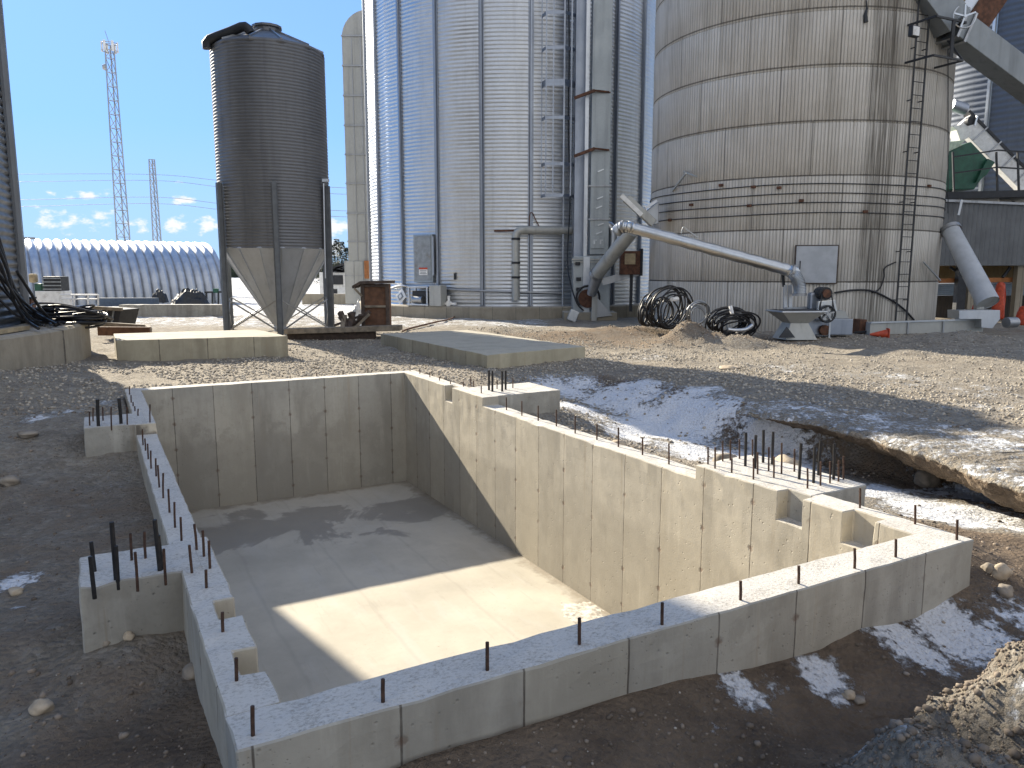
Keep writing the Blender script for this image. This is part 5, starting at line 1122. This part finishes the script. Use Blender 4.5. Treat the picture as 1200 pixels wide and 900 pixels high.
# ------------------------------------------------------------------ far yard between hopper bin and tall bin
q = at_Y(394, 345, 62); fb = thing('machine_shed', 'small white shed with a dark window beyond the hopper bin', 'shed', Vector((q.x, q.y, -.6)))
a_, b_ = at_Y(375, 345, 62), at_Y(409, 319, 62); MB().box(Vector(((a_.x + b_.x) / 2, 63, (a_.z + b_.z) / 2 - .2)), (b_.x - a_.x, 2, b_.z - a_.z + .4)).build('wall', M['white_paint'], fb)
MB().box(at_Y(395, 328, 61.96), (.95, .1, .75)).build('window', M['dark'], fb); MB().box(at_Y(392.5, 343, 61.96), (1.5, .1, .6)).build('opening', M['dark'], fb); MB().box(at_Y(400, 343, 61.94), (.6, .1, .6)).build('panel', M['white_paint'], fb)
mb = MB()
for k in range(16): q = at_Y(386 + random.uniform(0, 22), 318 - random.uniform(0, 6), 61.8); mb.bar(q - Vector((random.uniform(.1, .6), 0, .1)), q + Vector((random.uniform(.1, .6), 0, random.uniform(-.2, .3))), .12, .12)
mb.build('roof_clutter', M['dark'], fb)
lw2 = MB().box(at_Y(395, 350.5, 58), (5.2, .5, .8)).build('low_wall', M['conc_ring'], bevel=.02); tag(lw2, 'short low brown stained concrete wall beyond the hopper bin', 'wall')
for x, lab in ((416, 'pale lumpy sack leaning left of the brown cabinet'), (420, 'pale sack closest to the brown cabinet')):
    q = at_Y(x, 369, 30); o = lump('sack', M['white_paint'] if x == 420 else M['door_paint'], Vector((q.x, q.y, -.25)), .16, .2, .95 if x == 420 else .8, 0, 14, x, .1); tag(o, lab, 'sack', 'sacks by the brown cabinet')
def conifer(loc, H, R, label, seed):
    rnd = random.Random(seed); root = thing('conifer_tree', label, 'tree', loc, 0, 'conifers beyond the yard'); L = Vector(loc)
    MB().tube([L, L + Vector((0, 0, H))], [R * .09, .02], 6).build('trunk', M['bark'], root); mb = MB()
    for k in range(520):
        h = rnd.random() ** .8; a = rnd.uniform(0, 6.28); rr = R * (1 - h) * rnd.uniform(.35, 1.05) * (1 + .25 * math.sin(h * 40)); q = L + Vector((math.cos(a) * rr, math.sin(a) * rr, H * (.1 + .9 * h) - rr * .25))
        d = Vector((math.cos(a), math.sin(a), -.25)) * R * .22; s2_ = Vector((-math.sin(a), math.cos(a), rnd.uniform(-.4, .4))) * R * .11
        mb.add([q - s2_ * .4, q + d - s2_, q + d * 1.3, q + d + s2_], [(0, 1, 2, 3)])
    mb.build('crown', M['needles'], root, fix=False)
for i, (x, Y, H, R) in enumerate(((389, 140, 7.5, 1.7), (396, 150, 9.0, 2.0), (402, 145, 8.2, 1.8), (407, 138, 6.9, 1.6), (413, 150, 7.6, 1.7), (383, 155, 7.0, 1.8), (376, 150, 6.2, 1.6))):
    q = at_Y(x, 330, Y); conifer((q.x, q.y, -.65), H, R, ['conifer leftmost in the narrow gap right of the hopper bin', 'tallest dark conifer in the gap right of the hopper bin', 'conifer just right of the tallest one in the gap', 'small conifer beside the panelled tower base', 'conifer mostly hidden behind the panelled tower', 'conifer hidden behind the right legs of the hopper bin', 'low conifer behind the hopper bin cone'][i], 50 + i)
tl = bpy.data.objects
def treeline():
    mb = MB(); rnd = random.Random(3)
    for k in range(2600):
        x = rnd.uniform(-420, 520); Y = rnd.uniform(330, 380); h = rnd.uniform(0, 1) * (5 + 3.5 * mnoise.noise((x * .02, 1, 1))); s_ = rnd.uniform(1.2, 2.6)
        q = Vector((x, Y, -.7 + h)); mb.add([q + Vector((-s_, 0, -s_ * .6)), q + Vector((s_, rnd.uniform(-1, 1), -s_ * .7)), q + Vector((s_ * .5, 0, s_)), q + Vector((-s_ * .6, 0, s_ * .8))], [(0, 1, 2, 3)])
    o = mb.build('distant_woods', M['needles'], fix=False); tag(o, 'far line of dark woods along the horizon', 'woods', kind='stuff')
treeline()

# ------------------------------------------------------------------ coils of black hose against the silo
c1, u, v, n = coil('hose_coil', 'tall upright coil of black hose leaning on the concrete silo', at_Y(783, 361, 24.6), (-.5, 1, .12), .64, .027, 13, 5, None, 1.0, .26, 'hose coils by the silo')
MB().tube([at_Y(791, 351, 24.2) + Vector((-.1, 0, 0)), at_Y(791, 351, 24.2) + Vector((.12, .2, .02))], .07, 8).build('tie', M['white_paint'], c1)
c2, *_ = coil('hose_coil', 'narrow slanted coil of black hose left of the tall upright coil', at_Y(762, 365, 24.9), (-1, .8, .1), .48, .025, 9, 9, None, 1.0, .2, 'hose coils by the silo')
c3, *_ = coil('hose_coil', 'low wide coil of black hose with a white tie behind the dirt mound', at_Y(857, 377, 23.6), (-.15, 1, .5), .68, .027, 18, 14, None, .72, .24, 'hose coils by the silo')
MB().tube([at_Y(856, 359, 23.2), at_Y(858, 368, 23.1)], .06, 8).build('tie', M['white_paint'], c3)
MB().tube(spline([at_Y(x, y, 23.0) for x, y in ((853, 386), (862, 387), (874, 386), (882, 381))]), .06, 10).build('hose_end', M['galv'], c3, smooth=True)
c4, *_ = coil('hose_coil', 'small pale grey coil between the two big hose coils', at_Y(818, 366, 24.4), (-.3, 1, .2), .38, .03, 5, 19, M['galv_dark'], 1.0, .1, 'hose coils by the silo')
# ------------------------------------------------------------------ feed hopper, mill and trough conveyor
q = at_Y(931, 393, 23.3); fh = thing('feed_hopper', 'pale square feed hopper under the end of the ribbed pipe', 'hopper', q, .12)
def frustum(c, w0, d0, w1, d1, z0, z1, rot=0):
    mb = MB(); Mx = Matrix.Translation(c) @ Matrix.Rotation(rot, 4, 'Z')
    mb.hexa([Mx @ Vector(p) for p in ((-w0, -d0, z0), (w0, -d0, z0), (w0, d0, z0), (-w0, d0, z0), (-w1, -d1, z1), (w1, -d1, z1), (w1, d1, z1), (-w1, d1, z1))]); return mb
zt = at_Y(931, 366, q.y - .5).z; zm = at_Y(931, 379, q.y - .4).z
mb = frustum(Vector((q.x, q.y, 0)), .28, .28, .68, .55, zm, zt, .12); mb.build('funnel', M['galv_old'], fh)
frustum(Vector((q.x, q.y, 0)), .5, .45, .28, .28, q.z - .1, zm - .003, .12).build('base', M['galv_old'], fh)
MB().box(Vector((q.x, q.y, zt + .015)), (1.42, 1.16, .05), .12).build('rim', M['galv'], fh, bevel=.01)
MB().box(Vector((q.x, q.y, zt + .045)), (1.2, .95, .012), .12).build('opening', M['dark'], fh)
MB().prism([Vector((q.x - .68, q.y - .62, q.z - .02)), Vector((q.x - .2, q.y - .62, q.z - .02)), Vector((q.x - .44, q.y - .56, q.z + .3))], (0, .06, 0)).build('gate', M['dark'], fh)
ps = thing('support_post', 'galvanized post holding up the lower end of the ribbed pipe', 'post', at_z(921, 391, -.2))
for dx in (0, .16): MB().bar(at_Y(920, 392, 24.2) + Vector((dx, 0, 0)), at_Y(920, 334, 24.2) + Vector((dx, 0, 0)), .1, .08).build('upright', M['galv'], ps)
MB().bar(at_Y(918.5, 336, 24.2), at_Y(917.5, 322, 24.2), .07, .07).build('bracket', M['dark'], ps); MB().bar(at_Y(920, 362, 24.15), at_Y(958, 361, 24.15), .2, .1).build('shelf', M['galv_dark'], ps)
q = at_Y(968, 391.5, 23.7); ml = thing('feed_mill', 'belt driven mill with a spoked pulley between hopper and trough', 'mill', q, 0)
y0 = q.y - .1
MB().box(Vector((q.x + .05, q.y + .35, q.z + .22)), (1.55, .7, .5)).build('trough_box', M['blue_steel'], ml, bevel=.02)
gd = [at_Y(x, y, y0 - .2) for x, y in ((959, 353), (979, 351), (981, 365), (973, 377), (965, 378), (958, 370))]; MB().prism(gd, (0, .14, 0)).build('guard', M['galv_bright'], ml, bevel=.02)
cw = at_Y(969.5, 368, y0 - .3); rim = [cw + Vector((math.cos(a) * .24, 0, math.sin(a) * .24)) for a in np.linspace(0, 2 * math.pi, 25)[:-1]]
pw = MB().tube(rim, .035, 8, closed=True).build('pulley', M['dark'], ml, smooth=True); mb = MB()
for k in range(5): a = 2 * math.pi * k / 5 + .3; mb.bar(cw, cw + Vector((math.cos(a) * .23, 0, math.sin(a) * .23)), .05, .05)
mb.tube([cw - Vector((0, .05, 0)), cw + Vector((0, .06, 0))], .05, 10); mb.build('spokes', M['galv_dark'], pw)
q2 = at_Y(968, 344, y0 - .1); mt = MB().tube([q2, q2 + Vector((0, .5, 0))], .2, 16).build('motor', M['dark'], ml, smooth=True); MB().tube([q2 - Vector((0, .08, 0)), q2 - Vector((0, .01, 0))], .13, 14).build('motor_pulley', M['rust'], mt, smooth=True)
MB().tube([cw + Vector((-.24, .02, 0)), q2 + Vector((-.14, -.05, 0))], .02, 6).build('belt', M['black_rubber'], ml); MB().tube([cw + Vector((.24, .02, 0)), q2 + Vector((.14, -.05, 0))], .02, 6).build('belt', M['black_rubber'], ml)
MB().box(at_Y(954, 353, y0 + .4), (.36, .3, .55)).build('blue_motor', M['blue_steel'], ml, bevel=.06)
MB().prism([at_Y(x, y, y0 + .5) for x, y in ((978, 364), (990, 364), (998, 379), (978, 379))], (0, .4, 0)).build('side_chute', M['galv_old'], ml)
cg_ = at_Y(967, 387, y0 - .05); MB().tube([cg_, cg_ + Vector((0, .12, 0))], .16, 14).build('gear', M['rust'], ml, smooth=True); MB().bar(cg_ + Vector((.13, 0, -.25)), cg_ + Vector((.13, 0, .25)), .05, .05).build('gear_bar', M['galv'], ml)
a_, b_ = at_z(1019, 392.5, -.2), at_z(1152, 389, -.2)
tr = thing('trough_conveyor', 'long low grey trough conveyor lying at the foot of the silo', 'conveyor', (a_ + b_) / 2)
zt_ = at_Y(1019, 378, a_.y).z; zt2 = at_Y(1152, 374, b_.y).z; off = Vector((.05, .42, 0))
MB().hexa([a_, b_, b_ + off, a_ + off, Vector((a_.x, a_.y, zt_)), Vector((b_.x, b_.y, zt2)), Vector((b_.x, b_.y, zt2)) + off, Vector((a_.x, a_.y, zt_)) + off]).build('trough', M['galv_old'], tr, bevel=.01)
MB().bar(Vector((a_.x, a_.y - .02, zt_)), Vector((b_.x, b_.y - .02, zt2)), .06, .05).build('lip', M['galv'], tr)
for f in (.32, .63): q = a_.lerp(b_, f); MB().box(q + Vector((0, -.02, .2)), (.05, .05, .4)).build('joint', M['galv_dark'], tr)
dx_ = MB(); hd = [at_Y(x, y, 25.6) for x, y in ((1124, 364), (1172, 363.5), (1172, 374), (1163, 385), (1150, 384), (1150, 374), (1124, 374))]; MB().prism(hd, (0, .7, 0)).build('inlet_hopper', M['galv'], tr, bevel=.01)
q = at_z(1010, 391, -.2); MB().box(q + Vector((0, .2, .2)), (.25, .5, .55)).build('end_bearing', M['rust'], tr, bevel=.02); MB().bar(q + Vector((-.3, -.1, .05)), q + Vector((.5, -.25, .12)), .1, .06).build('skid_bar', M['dark'], tr)
q = at_Y(1179, 378, 25.9); MB().tube([q, q + Vector((.4, .1, 0))], .18, 12).build('drive', M['galv_dark'], tr, smooth=True)
q = at_z(1031, 396, -.2); tc = thing('traffic_cone', 'orange traffic cone lying on its side by the trough', 'cone', q, 0)
ax = Vector((.95, -.2, .06)).normalized(); p0 = q + Vector((.22, 0, .13)); MB().tube([p0, p0 - ax * .5], [.14, .03], 16).build('body', M['orange'], tc, smooth=True); MB().box(p0 + ax * .02, (.03, .34, .34), math.atan2(ax.y, ax.x)).build('foot', M['orange'], tc, bevel=.01)

# ------------------------------------------------------------------ right: clad bin, posts, chute, green machine
cl = thing('clad_hopper', 'raised dark grey clad hopper building on posts right of the silo', 'building', at_Y(1160, 375, 34))
a_, b_ = at_Y(1070, 312, 33.5), at_Y(1420, 234, 33.5); zt = at_Y(1106, 234, 33.5).z; zb = at_Y(1106, 311, 33.5).z
wl_ = MB().hexa([Vector((a_.x, 33.5, zb)), Vector((b_.x, 34.5, zb)), Vector((b_.x, 40, zb)), Vector((a_.x, 40, zb)), Vector((a_.x, 33.5, zt)), Vector((b_.x, 34.5, zt - .4)), Vector((b_.x, 40, zt - .4)), Vector((a_.x, 40, zt))]).build('wall', M['cladding'], cl)
MB().bar(Vector((a_.x, 33.42, zt)), Vector((b_.x, 34.42, zt - .4)), .12, .1).build('top_trim', M['galv_dark'], wl_)
MB().bar(at_Y(1123, 252, 33.35), at_Y(1127, 234, 33.35), .1, .05).build('strap', M['galv'], wl_)
for x, m_ in ((1122, 'dark'), (1134, 'conc_ring'), (1189, 'conc_ring'), (1250, 'dark')): 
    p, q = at_Y(x, 374, 34.2), at_Y(x, 311, 34.2); MB().bar(Vector((p.x, 34.2, -.5)), Vector((p.x, 34.2, zb)), .38 if m_ == 'dark' else .32, .3).build('post', M[m_], cl)
MB().bar(at_Y(1100, 329, 34.6), at_Y(1240, 327, 34.6), .3, .2).build('beam', M['rust_orange'], cl); MB().bar(at_Y(1113, 313, 34.4), at_Y(1132, 325, 34.4), .1, .1).build('brace', M['dark'], cl); MB().bar(at_Y(1184, 313, 34.4), at_Y(1175, 325, 34.4), .1, .1).build('brace', M['dark'], cl)
def panel(name, x0, y0, x1, y1, Y, m, parent, th=.1):
    a_, b_ = at_Y(x0, y1, Y), at_Y(x1, y0, Y); return MB().box(Vector(((a_.x + b_.x) / 2, Y + th / 2, (a_.z + b_.z) / 2)), (b_.x - a_.x, th, b_.z - a_.z)).build(name, m, parent)
panel('boarding', 1096, 308, 1260, 331, 36.5, M['yellow_boards'], cl); panel('corrugated_wall', 1096, 333, 1260, 346, 36.3, M['blue_corr'], cl); panel('lower_wall', 1090, 346.5, 1260, 376, 36.4, M['dark_boards'], cl)
pv = thing('drop_pipe', 'thick blue grey pipe slanting down to the trough conveyor', 'pipe', at_Y(1158, 360, 26.2))
pts = [at_Y(1113, 268, 28.2), at_Y(1158, 355, 26.1)]; d = (pts[1] - pts[0]).normalized()
MB().tube([pts[0], pts[1]], [.30, .36], 20, caps=False).build('pipe', M['door_paint'], pv, smooth=True); MB().tube([pts[1] - d * .02, pts[1] - d * .3], [.345, .30], 20).build('mouth', M['galv_old'], pv, smooth=True)
MB().tube([pts[0] - d * .02, pts[0] + d * .12], .36, 16).build('collar', M['galv_dark'], pv, smooth=True); MB().bar(at_Y(1147, 364, 26.4), at_Y(1147, 345, 26.4), .25, .2).build('stand', M['galv_old'], pv)
def fence_roll(label, x0, x1, y0, y1, Y, seed):
    a_, b_ = at_Y(x0, y1, Y), at_Y(x1, y0, Y); c = Vector(((a_.x + b_.x) / 2, Y, a_.z)); root = thing('safety_fence_roll', label, 'fence roll', c, 0, 'rolls of orange safety fence')
    R0 = (b_.x - a_.x) / 2; H = b_.z - a_.z; vs = []; fs = []; n = 90; m = 14
    for i in range(n):
        a = i / n * math.pi * 4.4; r = R0 * (1 - .45 * i / n)
        for j in range(m): z = H * j / (m - 1); w = 1 + .16 * mnoise.noise((a * .9, z * 1.6, seed)); taper = 1 - .35 * (z / H) ** 2; vs.append((c.x + math.cos(a) * r * w * taper, c.y + math.sin(a) * r * .7 * w, c.z + z * (1 + .06 * math.sin(a * 2))))
    for i in range(n - 1):
        for j in range(m - 1): k = i * m + j; fs.append((k, k + m, k + m + 1, k + 1))
    o = MB().add(vs, fs).build('netting', M['orange'], root, smooth='all', fix=False); sd = o.modifiers.new('solid', 'SOLIDIFY'); sd.thickness = .02
fence_roll('tall bunched roll of orange safety fence behind the drop pipe', 1161, 1181, 333, 374, 28.5, 2); fence_roll('low roll of orange safety fence at the right frame edge', 1190, 1216, 359, 381, 28.0, 6); fence_roll('small scrap of orange fence left of the drop pipe foot', 1138, 1150, 357, 366, 29.2, 8)
# rectangular grain chute
ch = thing('grain_chute', 'big rectangular grey grain chute crossing from the silo top right', 'chute', at_Y(1150, 60, 27))
P0, P1, P2 = at_Y(1090, -4, 26.5), at_Y(1115, 30, 26.6), at_Y(1240, 124, 28.0)
MB().bar(P0 - (P1 - P0) * .4, P1, .9, .95).build('inlet', M['chute_metal'], ch, bevel=.02); MB().bar(P1, P1 + (P2 - P1) * 1.75, .78, .85).build('trunk', M['chute_metal'], ch, bevel=.02)
d = (P2 - P1).normalized()
for k in (.0, .33): MB().bar(P1 + d * (k), P1 + d * (k + .09), .92, 1.02).build('flange', M['galv_dark'], ch)
cw = at_Y(1130.5, 19, 25.9); sh_ = MB()
for a in (0.35, 1.6, 2.9, 4.4): sh_.bar(cw, cw + Vector((math.cos(a) * .36, 0, math.sin(a) * .36)), .055, .05)
ring = [cw + Vector((math.cos(a) * .36, 0, math.sin(a) * .36)) for a in np.linspace(2.2, 6.4, 22)]; sh_.tube(ring, .022, 6); sh_.tube([cw - Vector((0, .05, 0)), cw + Vector((0, .4, 0))], .05, 8); sh_.build('hand_wheel', M['galv_bright'], ch)
o2 = thing('brown_duct', 'brown rusty duct joining the chute from above', 'duct', at_Y(1150, 20, 27.2)); MB().bar(at_Y(1140, 30, 27.3), at_Y(1187, -40, 27.3), .62, .8).build('trunk', M['rust'], o2, bevel=.02); MB().bar(at_Y(1131, 22, 27.1), at_Y(1176, -44, 27.1), .08, .7).build('edge', M['galv'], o2)
rb_ = thing('roof_box', 'pale box frame on the chute inlet at the top edge', 'box', at_Y(1118, 10, 29)); MB().box(at_Y(1120, -4, 29), (.9, .6, 1.2)).build('box', M['pale_timber'], rb_); MB().bar(at_Y(1111, 8, 28.8), at_Y(1126, 12, 28.8), .12, .25).build('rail', M['galv_bright'], rb_)
# green machine, platform, white conveyor
gm = thing('green_machine', 'dark green grain cleaner standing on the high platform', 'machine', at_Y(1135, 222, 36))
MB().prism([at_Y(x, y, 36) for x, y in ((1100, 222), (1142, 222), (1157, 200), (1157, 186), (1138, 166), (1100, 181))], (0, 2.0, 0)).build('body', M['green_paint'], gm, bevel=.04)
MB().prism([at_Y(x, y, 35.7) for x, y in ((1100, 183), (1124, 172), (1132, 164), (1100, 167))], (0, 1.6, 0)).build('hood', simple('pale_green_paint', (.45, .55, .42), .5), gm, bevel=.03)
MB().prism([at_Y(x, y, 35.8) for x, y in ((1144, 214), (1156, 205), (1166, 190), (1158, 186), (1150, 200))], (0, 1.0, 0)).build('spout', M['green_paint'], gm)
pf_ = thing('platform', 'high steel platform with dark railing right of the silo', 'platform', at_Y(1160, 228, 35))
a_, b_ = at_Y(1085, 227, 34.5), at_Y(1300, 222, 34.5); MB().box(Vector(((a_.x + b_.x) / 2, 36.2, a_.z)), (b_.x - a_.x, 3.2, .16)).build('deck', M['galv_dark'], pf_); MB().bar(at_Y(1085, 230, 34.45), at_Y(1300, 224, 34.45), .18, .3).build('edge_beam', M['dark'], pf_)
for x in (1118, 1169, 1194, 1240): MB().bar(at_Y(x, 226, 34.5), at_Y(x - 1.5, 178, 34.5), .07, .07).build('post', M['dark'], pf_)
for y0_, y1_ in ((184, 176), (203, 196)): MB().bar(at_Y(1117, y0_, 34.5), at_Y(1169, y1_, 34.5), .06, .06).build('rail', M['dark'], pf_); MB().bar(at_Y(1169, y1_, 34.5), at_Y(1300, y1_ + 8, 34.5), .06, .06).build('rail', M['dark'], pf_)
for x in (1112, 1186, 1245): p = at_Y(x, 228, 37.4); MB().bar(Vector((p.x, 37.4, zt - .5)), p, .2, .2).build('leg', M['dark'], pf_)
MB().box(at_Y(1178, 234, 36.5), (.6, .1, .5)).build('sign_plate', M['white_paint'], pf_)
cv = thing('white_conveyor', 'bright white enclosed conveyor rising steeply behind the railing', 'conveyor', at_Y(1160, 170, 35.5))
P1, P2 = at_Y(1128, 142, 37.8), at_Y(1232, 248, 37.2); dn = (P2 - P1).normalized(); MB().bar(P1, P2, .55, .8).build('casing', M['white_paint'], cv, bevel=.02); MB().bar(P1 + Vector((.12, 0, .42)), P2 + Vector((.12, 0, .42)), .7, .12).build('cover', M['dark'], cv)
mb = MB()
for k in range(1, 6): q = P1.lerp(P2, k / 6.5) ; MB().bar(q - dn * .03 - Vector((0, .32, .0)), q + dn * .03 - Vector((0, .32, 0)), .08, .82).build('joint', M['galv_dark'], cv)
MB().prism([at_Y(x, y, 36.8) for x, y in ((1116, 148), (1131, 145), (1139, 152), (1137, 160), (1126, 166), (1121, 152))], (0, .7, 0)).build('head_box', M['white_paint'], cv, bevel=.02)
q = at_Y(1123, 122, 36.6); MB().tube([q - Vector((.3, 0, .05)), q + Vector((.35, 0, -.25))], .28, 14).build('motor', M['blue_steel'], cv, smooth=True); MB().tube([at_Y(1139, 141, 36.7), at_Y(1139, 141, 36.7) + Vector((0, .3, 0))], .2, 14).build('bearing', M['dark'], cv, smooth=True); MB().bar(at_Y(1142, 147, 36.6), at_Y(1145, 136, 36.6), .08, .08).build('guard_bar', M['galv_bright'], cv)

# ------------------------------------------------------------------ single rocks
def rock(px, py, z, r, label, m='stone', seed=1, flat=.7, rot=0, up=1.0):
    P = at_z(px, py, z); bm = stone_mesh(3, seed, flat)
    for v in bm.verts: v.co += v.co.normalized() * .10 * mnoise.noise(v.co * 4 + Vector((seed, 0, 0))); v.co.z *= up
    bmesh.ops.scale(bm, vec=(r, r * .85, r), verts=bm.verts); bmesh.ops.rotate(bm, cent=(0, 0, 0), matrix=Matrix.Rotation(rot, 3, 'Y'), verts=bm.verts)
    me = bpy.data.meshes.new('rock'); bm.to_mesh(me); bm.free(); me.polygons.foreach_set('use_smooth', [True] * len(me.polygons)); me.materials.append(M[m])
    o = bpy.data.objects.new('rock', me); C.objects.link(o); g = gz(P); o.location = (P.x, P.y, g + r * flat * up * .55); tag(o, label, 'rock')
rock(1086, 565, -.83, .16, 'round grey boulder under the overhanging bank', seed=2, flat=.95)
rock(922, 552, -.55, .25, 'pale stone just behind the thick rods on the right', 'pale_stone', 3, .6, 1.25, 1.25)
rock(724, 520, -.45, .12, 'pale angular stone just behind the long pit wall', 'pale_stone', 4, .6)
rock(850, 538, -.5, .18, 'brown rounded stone left of the right rods', 'stone', 5, .75)
rock(1167, 716, -.6, .072, 'tan rounded rock at the lower right on brown soil', 'pale_stone', 6, .85); rock(1174, 730, -.6, .06, 'smaller tan rock touching the rounded one at lower right', 'stone', 7, .8); rock(1154, 714, -.6, .05, 'dark small rock left of the tan rounded rock', 'stone', 17, .8)
rock(994, 827, -.6, .036, 'small tan cobble beside the snow patch before the front wall', 'pale_stone', 8, .8); rock(1006, 829, -.6, .036, 'small brown cobble touching the tan cobble', 'stone', 9, .6)
rock(49, 831, -.45, .055, 'lone pale stone on dark soil at the lower left', 'pale_stone', 10, .75); rock(225, 795, -.5, .055, 'rounded grey stone against the left wall corner', 'stone', 11, .9)
rock(152, 765, -.45, .035, 'small pale pebble below the near left buttress', 'pale_stone', 12, .8); rock(125, 768, -.45, .03, 'small grey pebble left of the pale pebble', 'stone', 13, .8)
rock(20, 704, -.5, .05, 'pale flat stone at the left edge of the frame', 'pale_stone', 14, .6); rock(35, 531, -.4, .12, 'flat dark stone among snow streaks on the left', 'stone', 15, .4); rock(12, 572, -.45, .1, 'dark stone at the left edge below the snow streaks', 'stone', 16, .6)
rock(690, 372, -.2, .0001 + .12, 'low brown stone before the elevator foot', 'stone', 18, .6); rock(655, 416, -.2, .1, 'flat pale stone on the gravel right of the tilted slab', 'pale_stone', 19, .3); rock(855, 432, -.2, .22, 'thin pale slab of stone lying on the gravel yard', 'pale_stone', 20, .16)
rock(660, 512, -.5, .13, 'flat dark stone in the shaded trench behind the wall', 'stone', 21, .45)
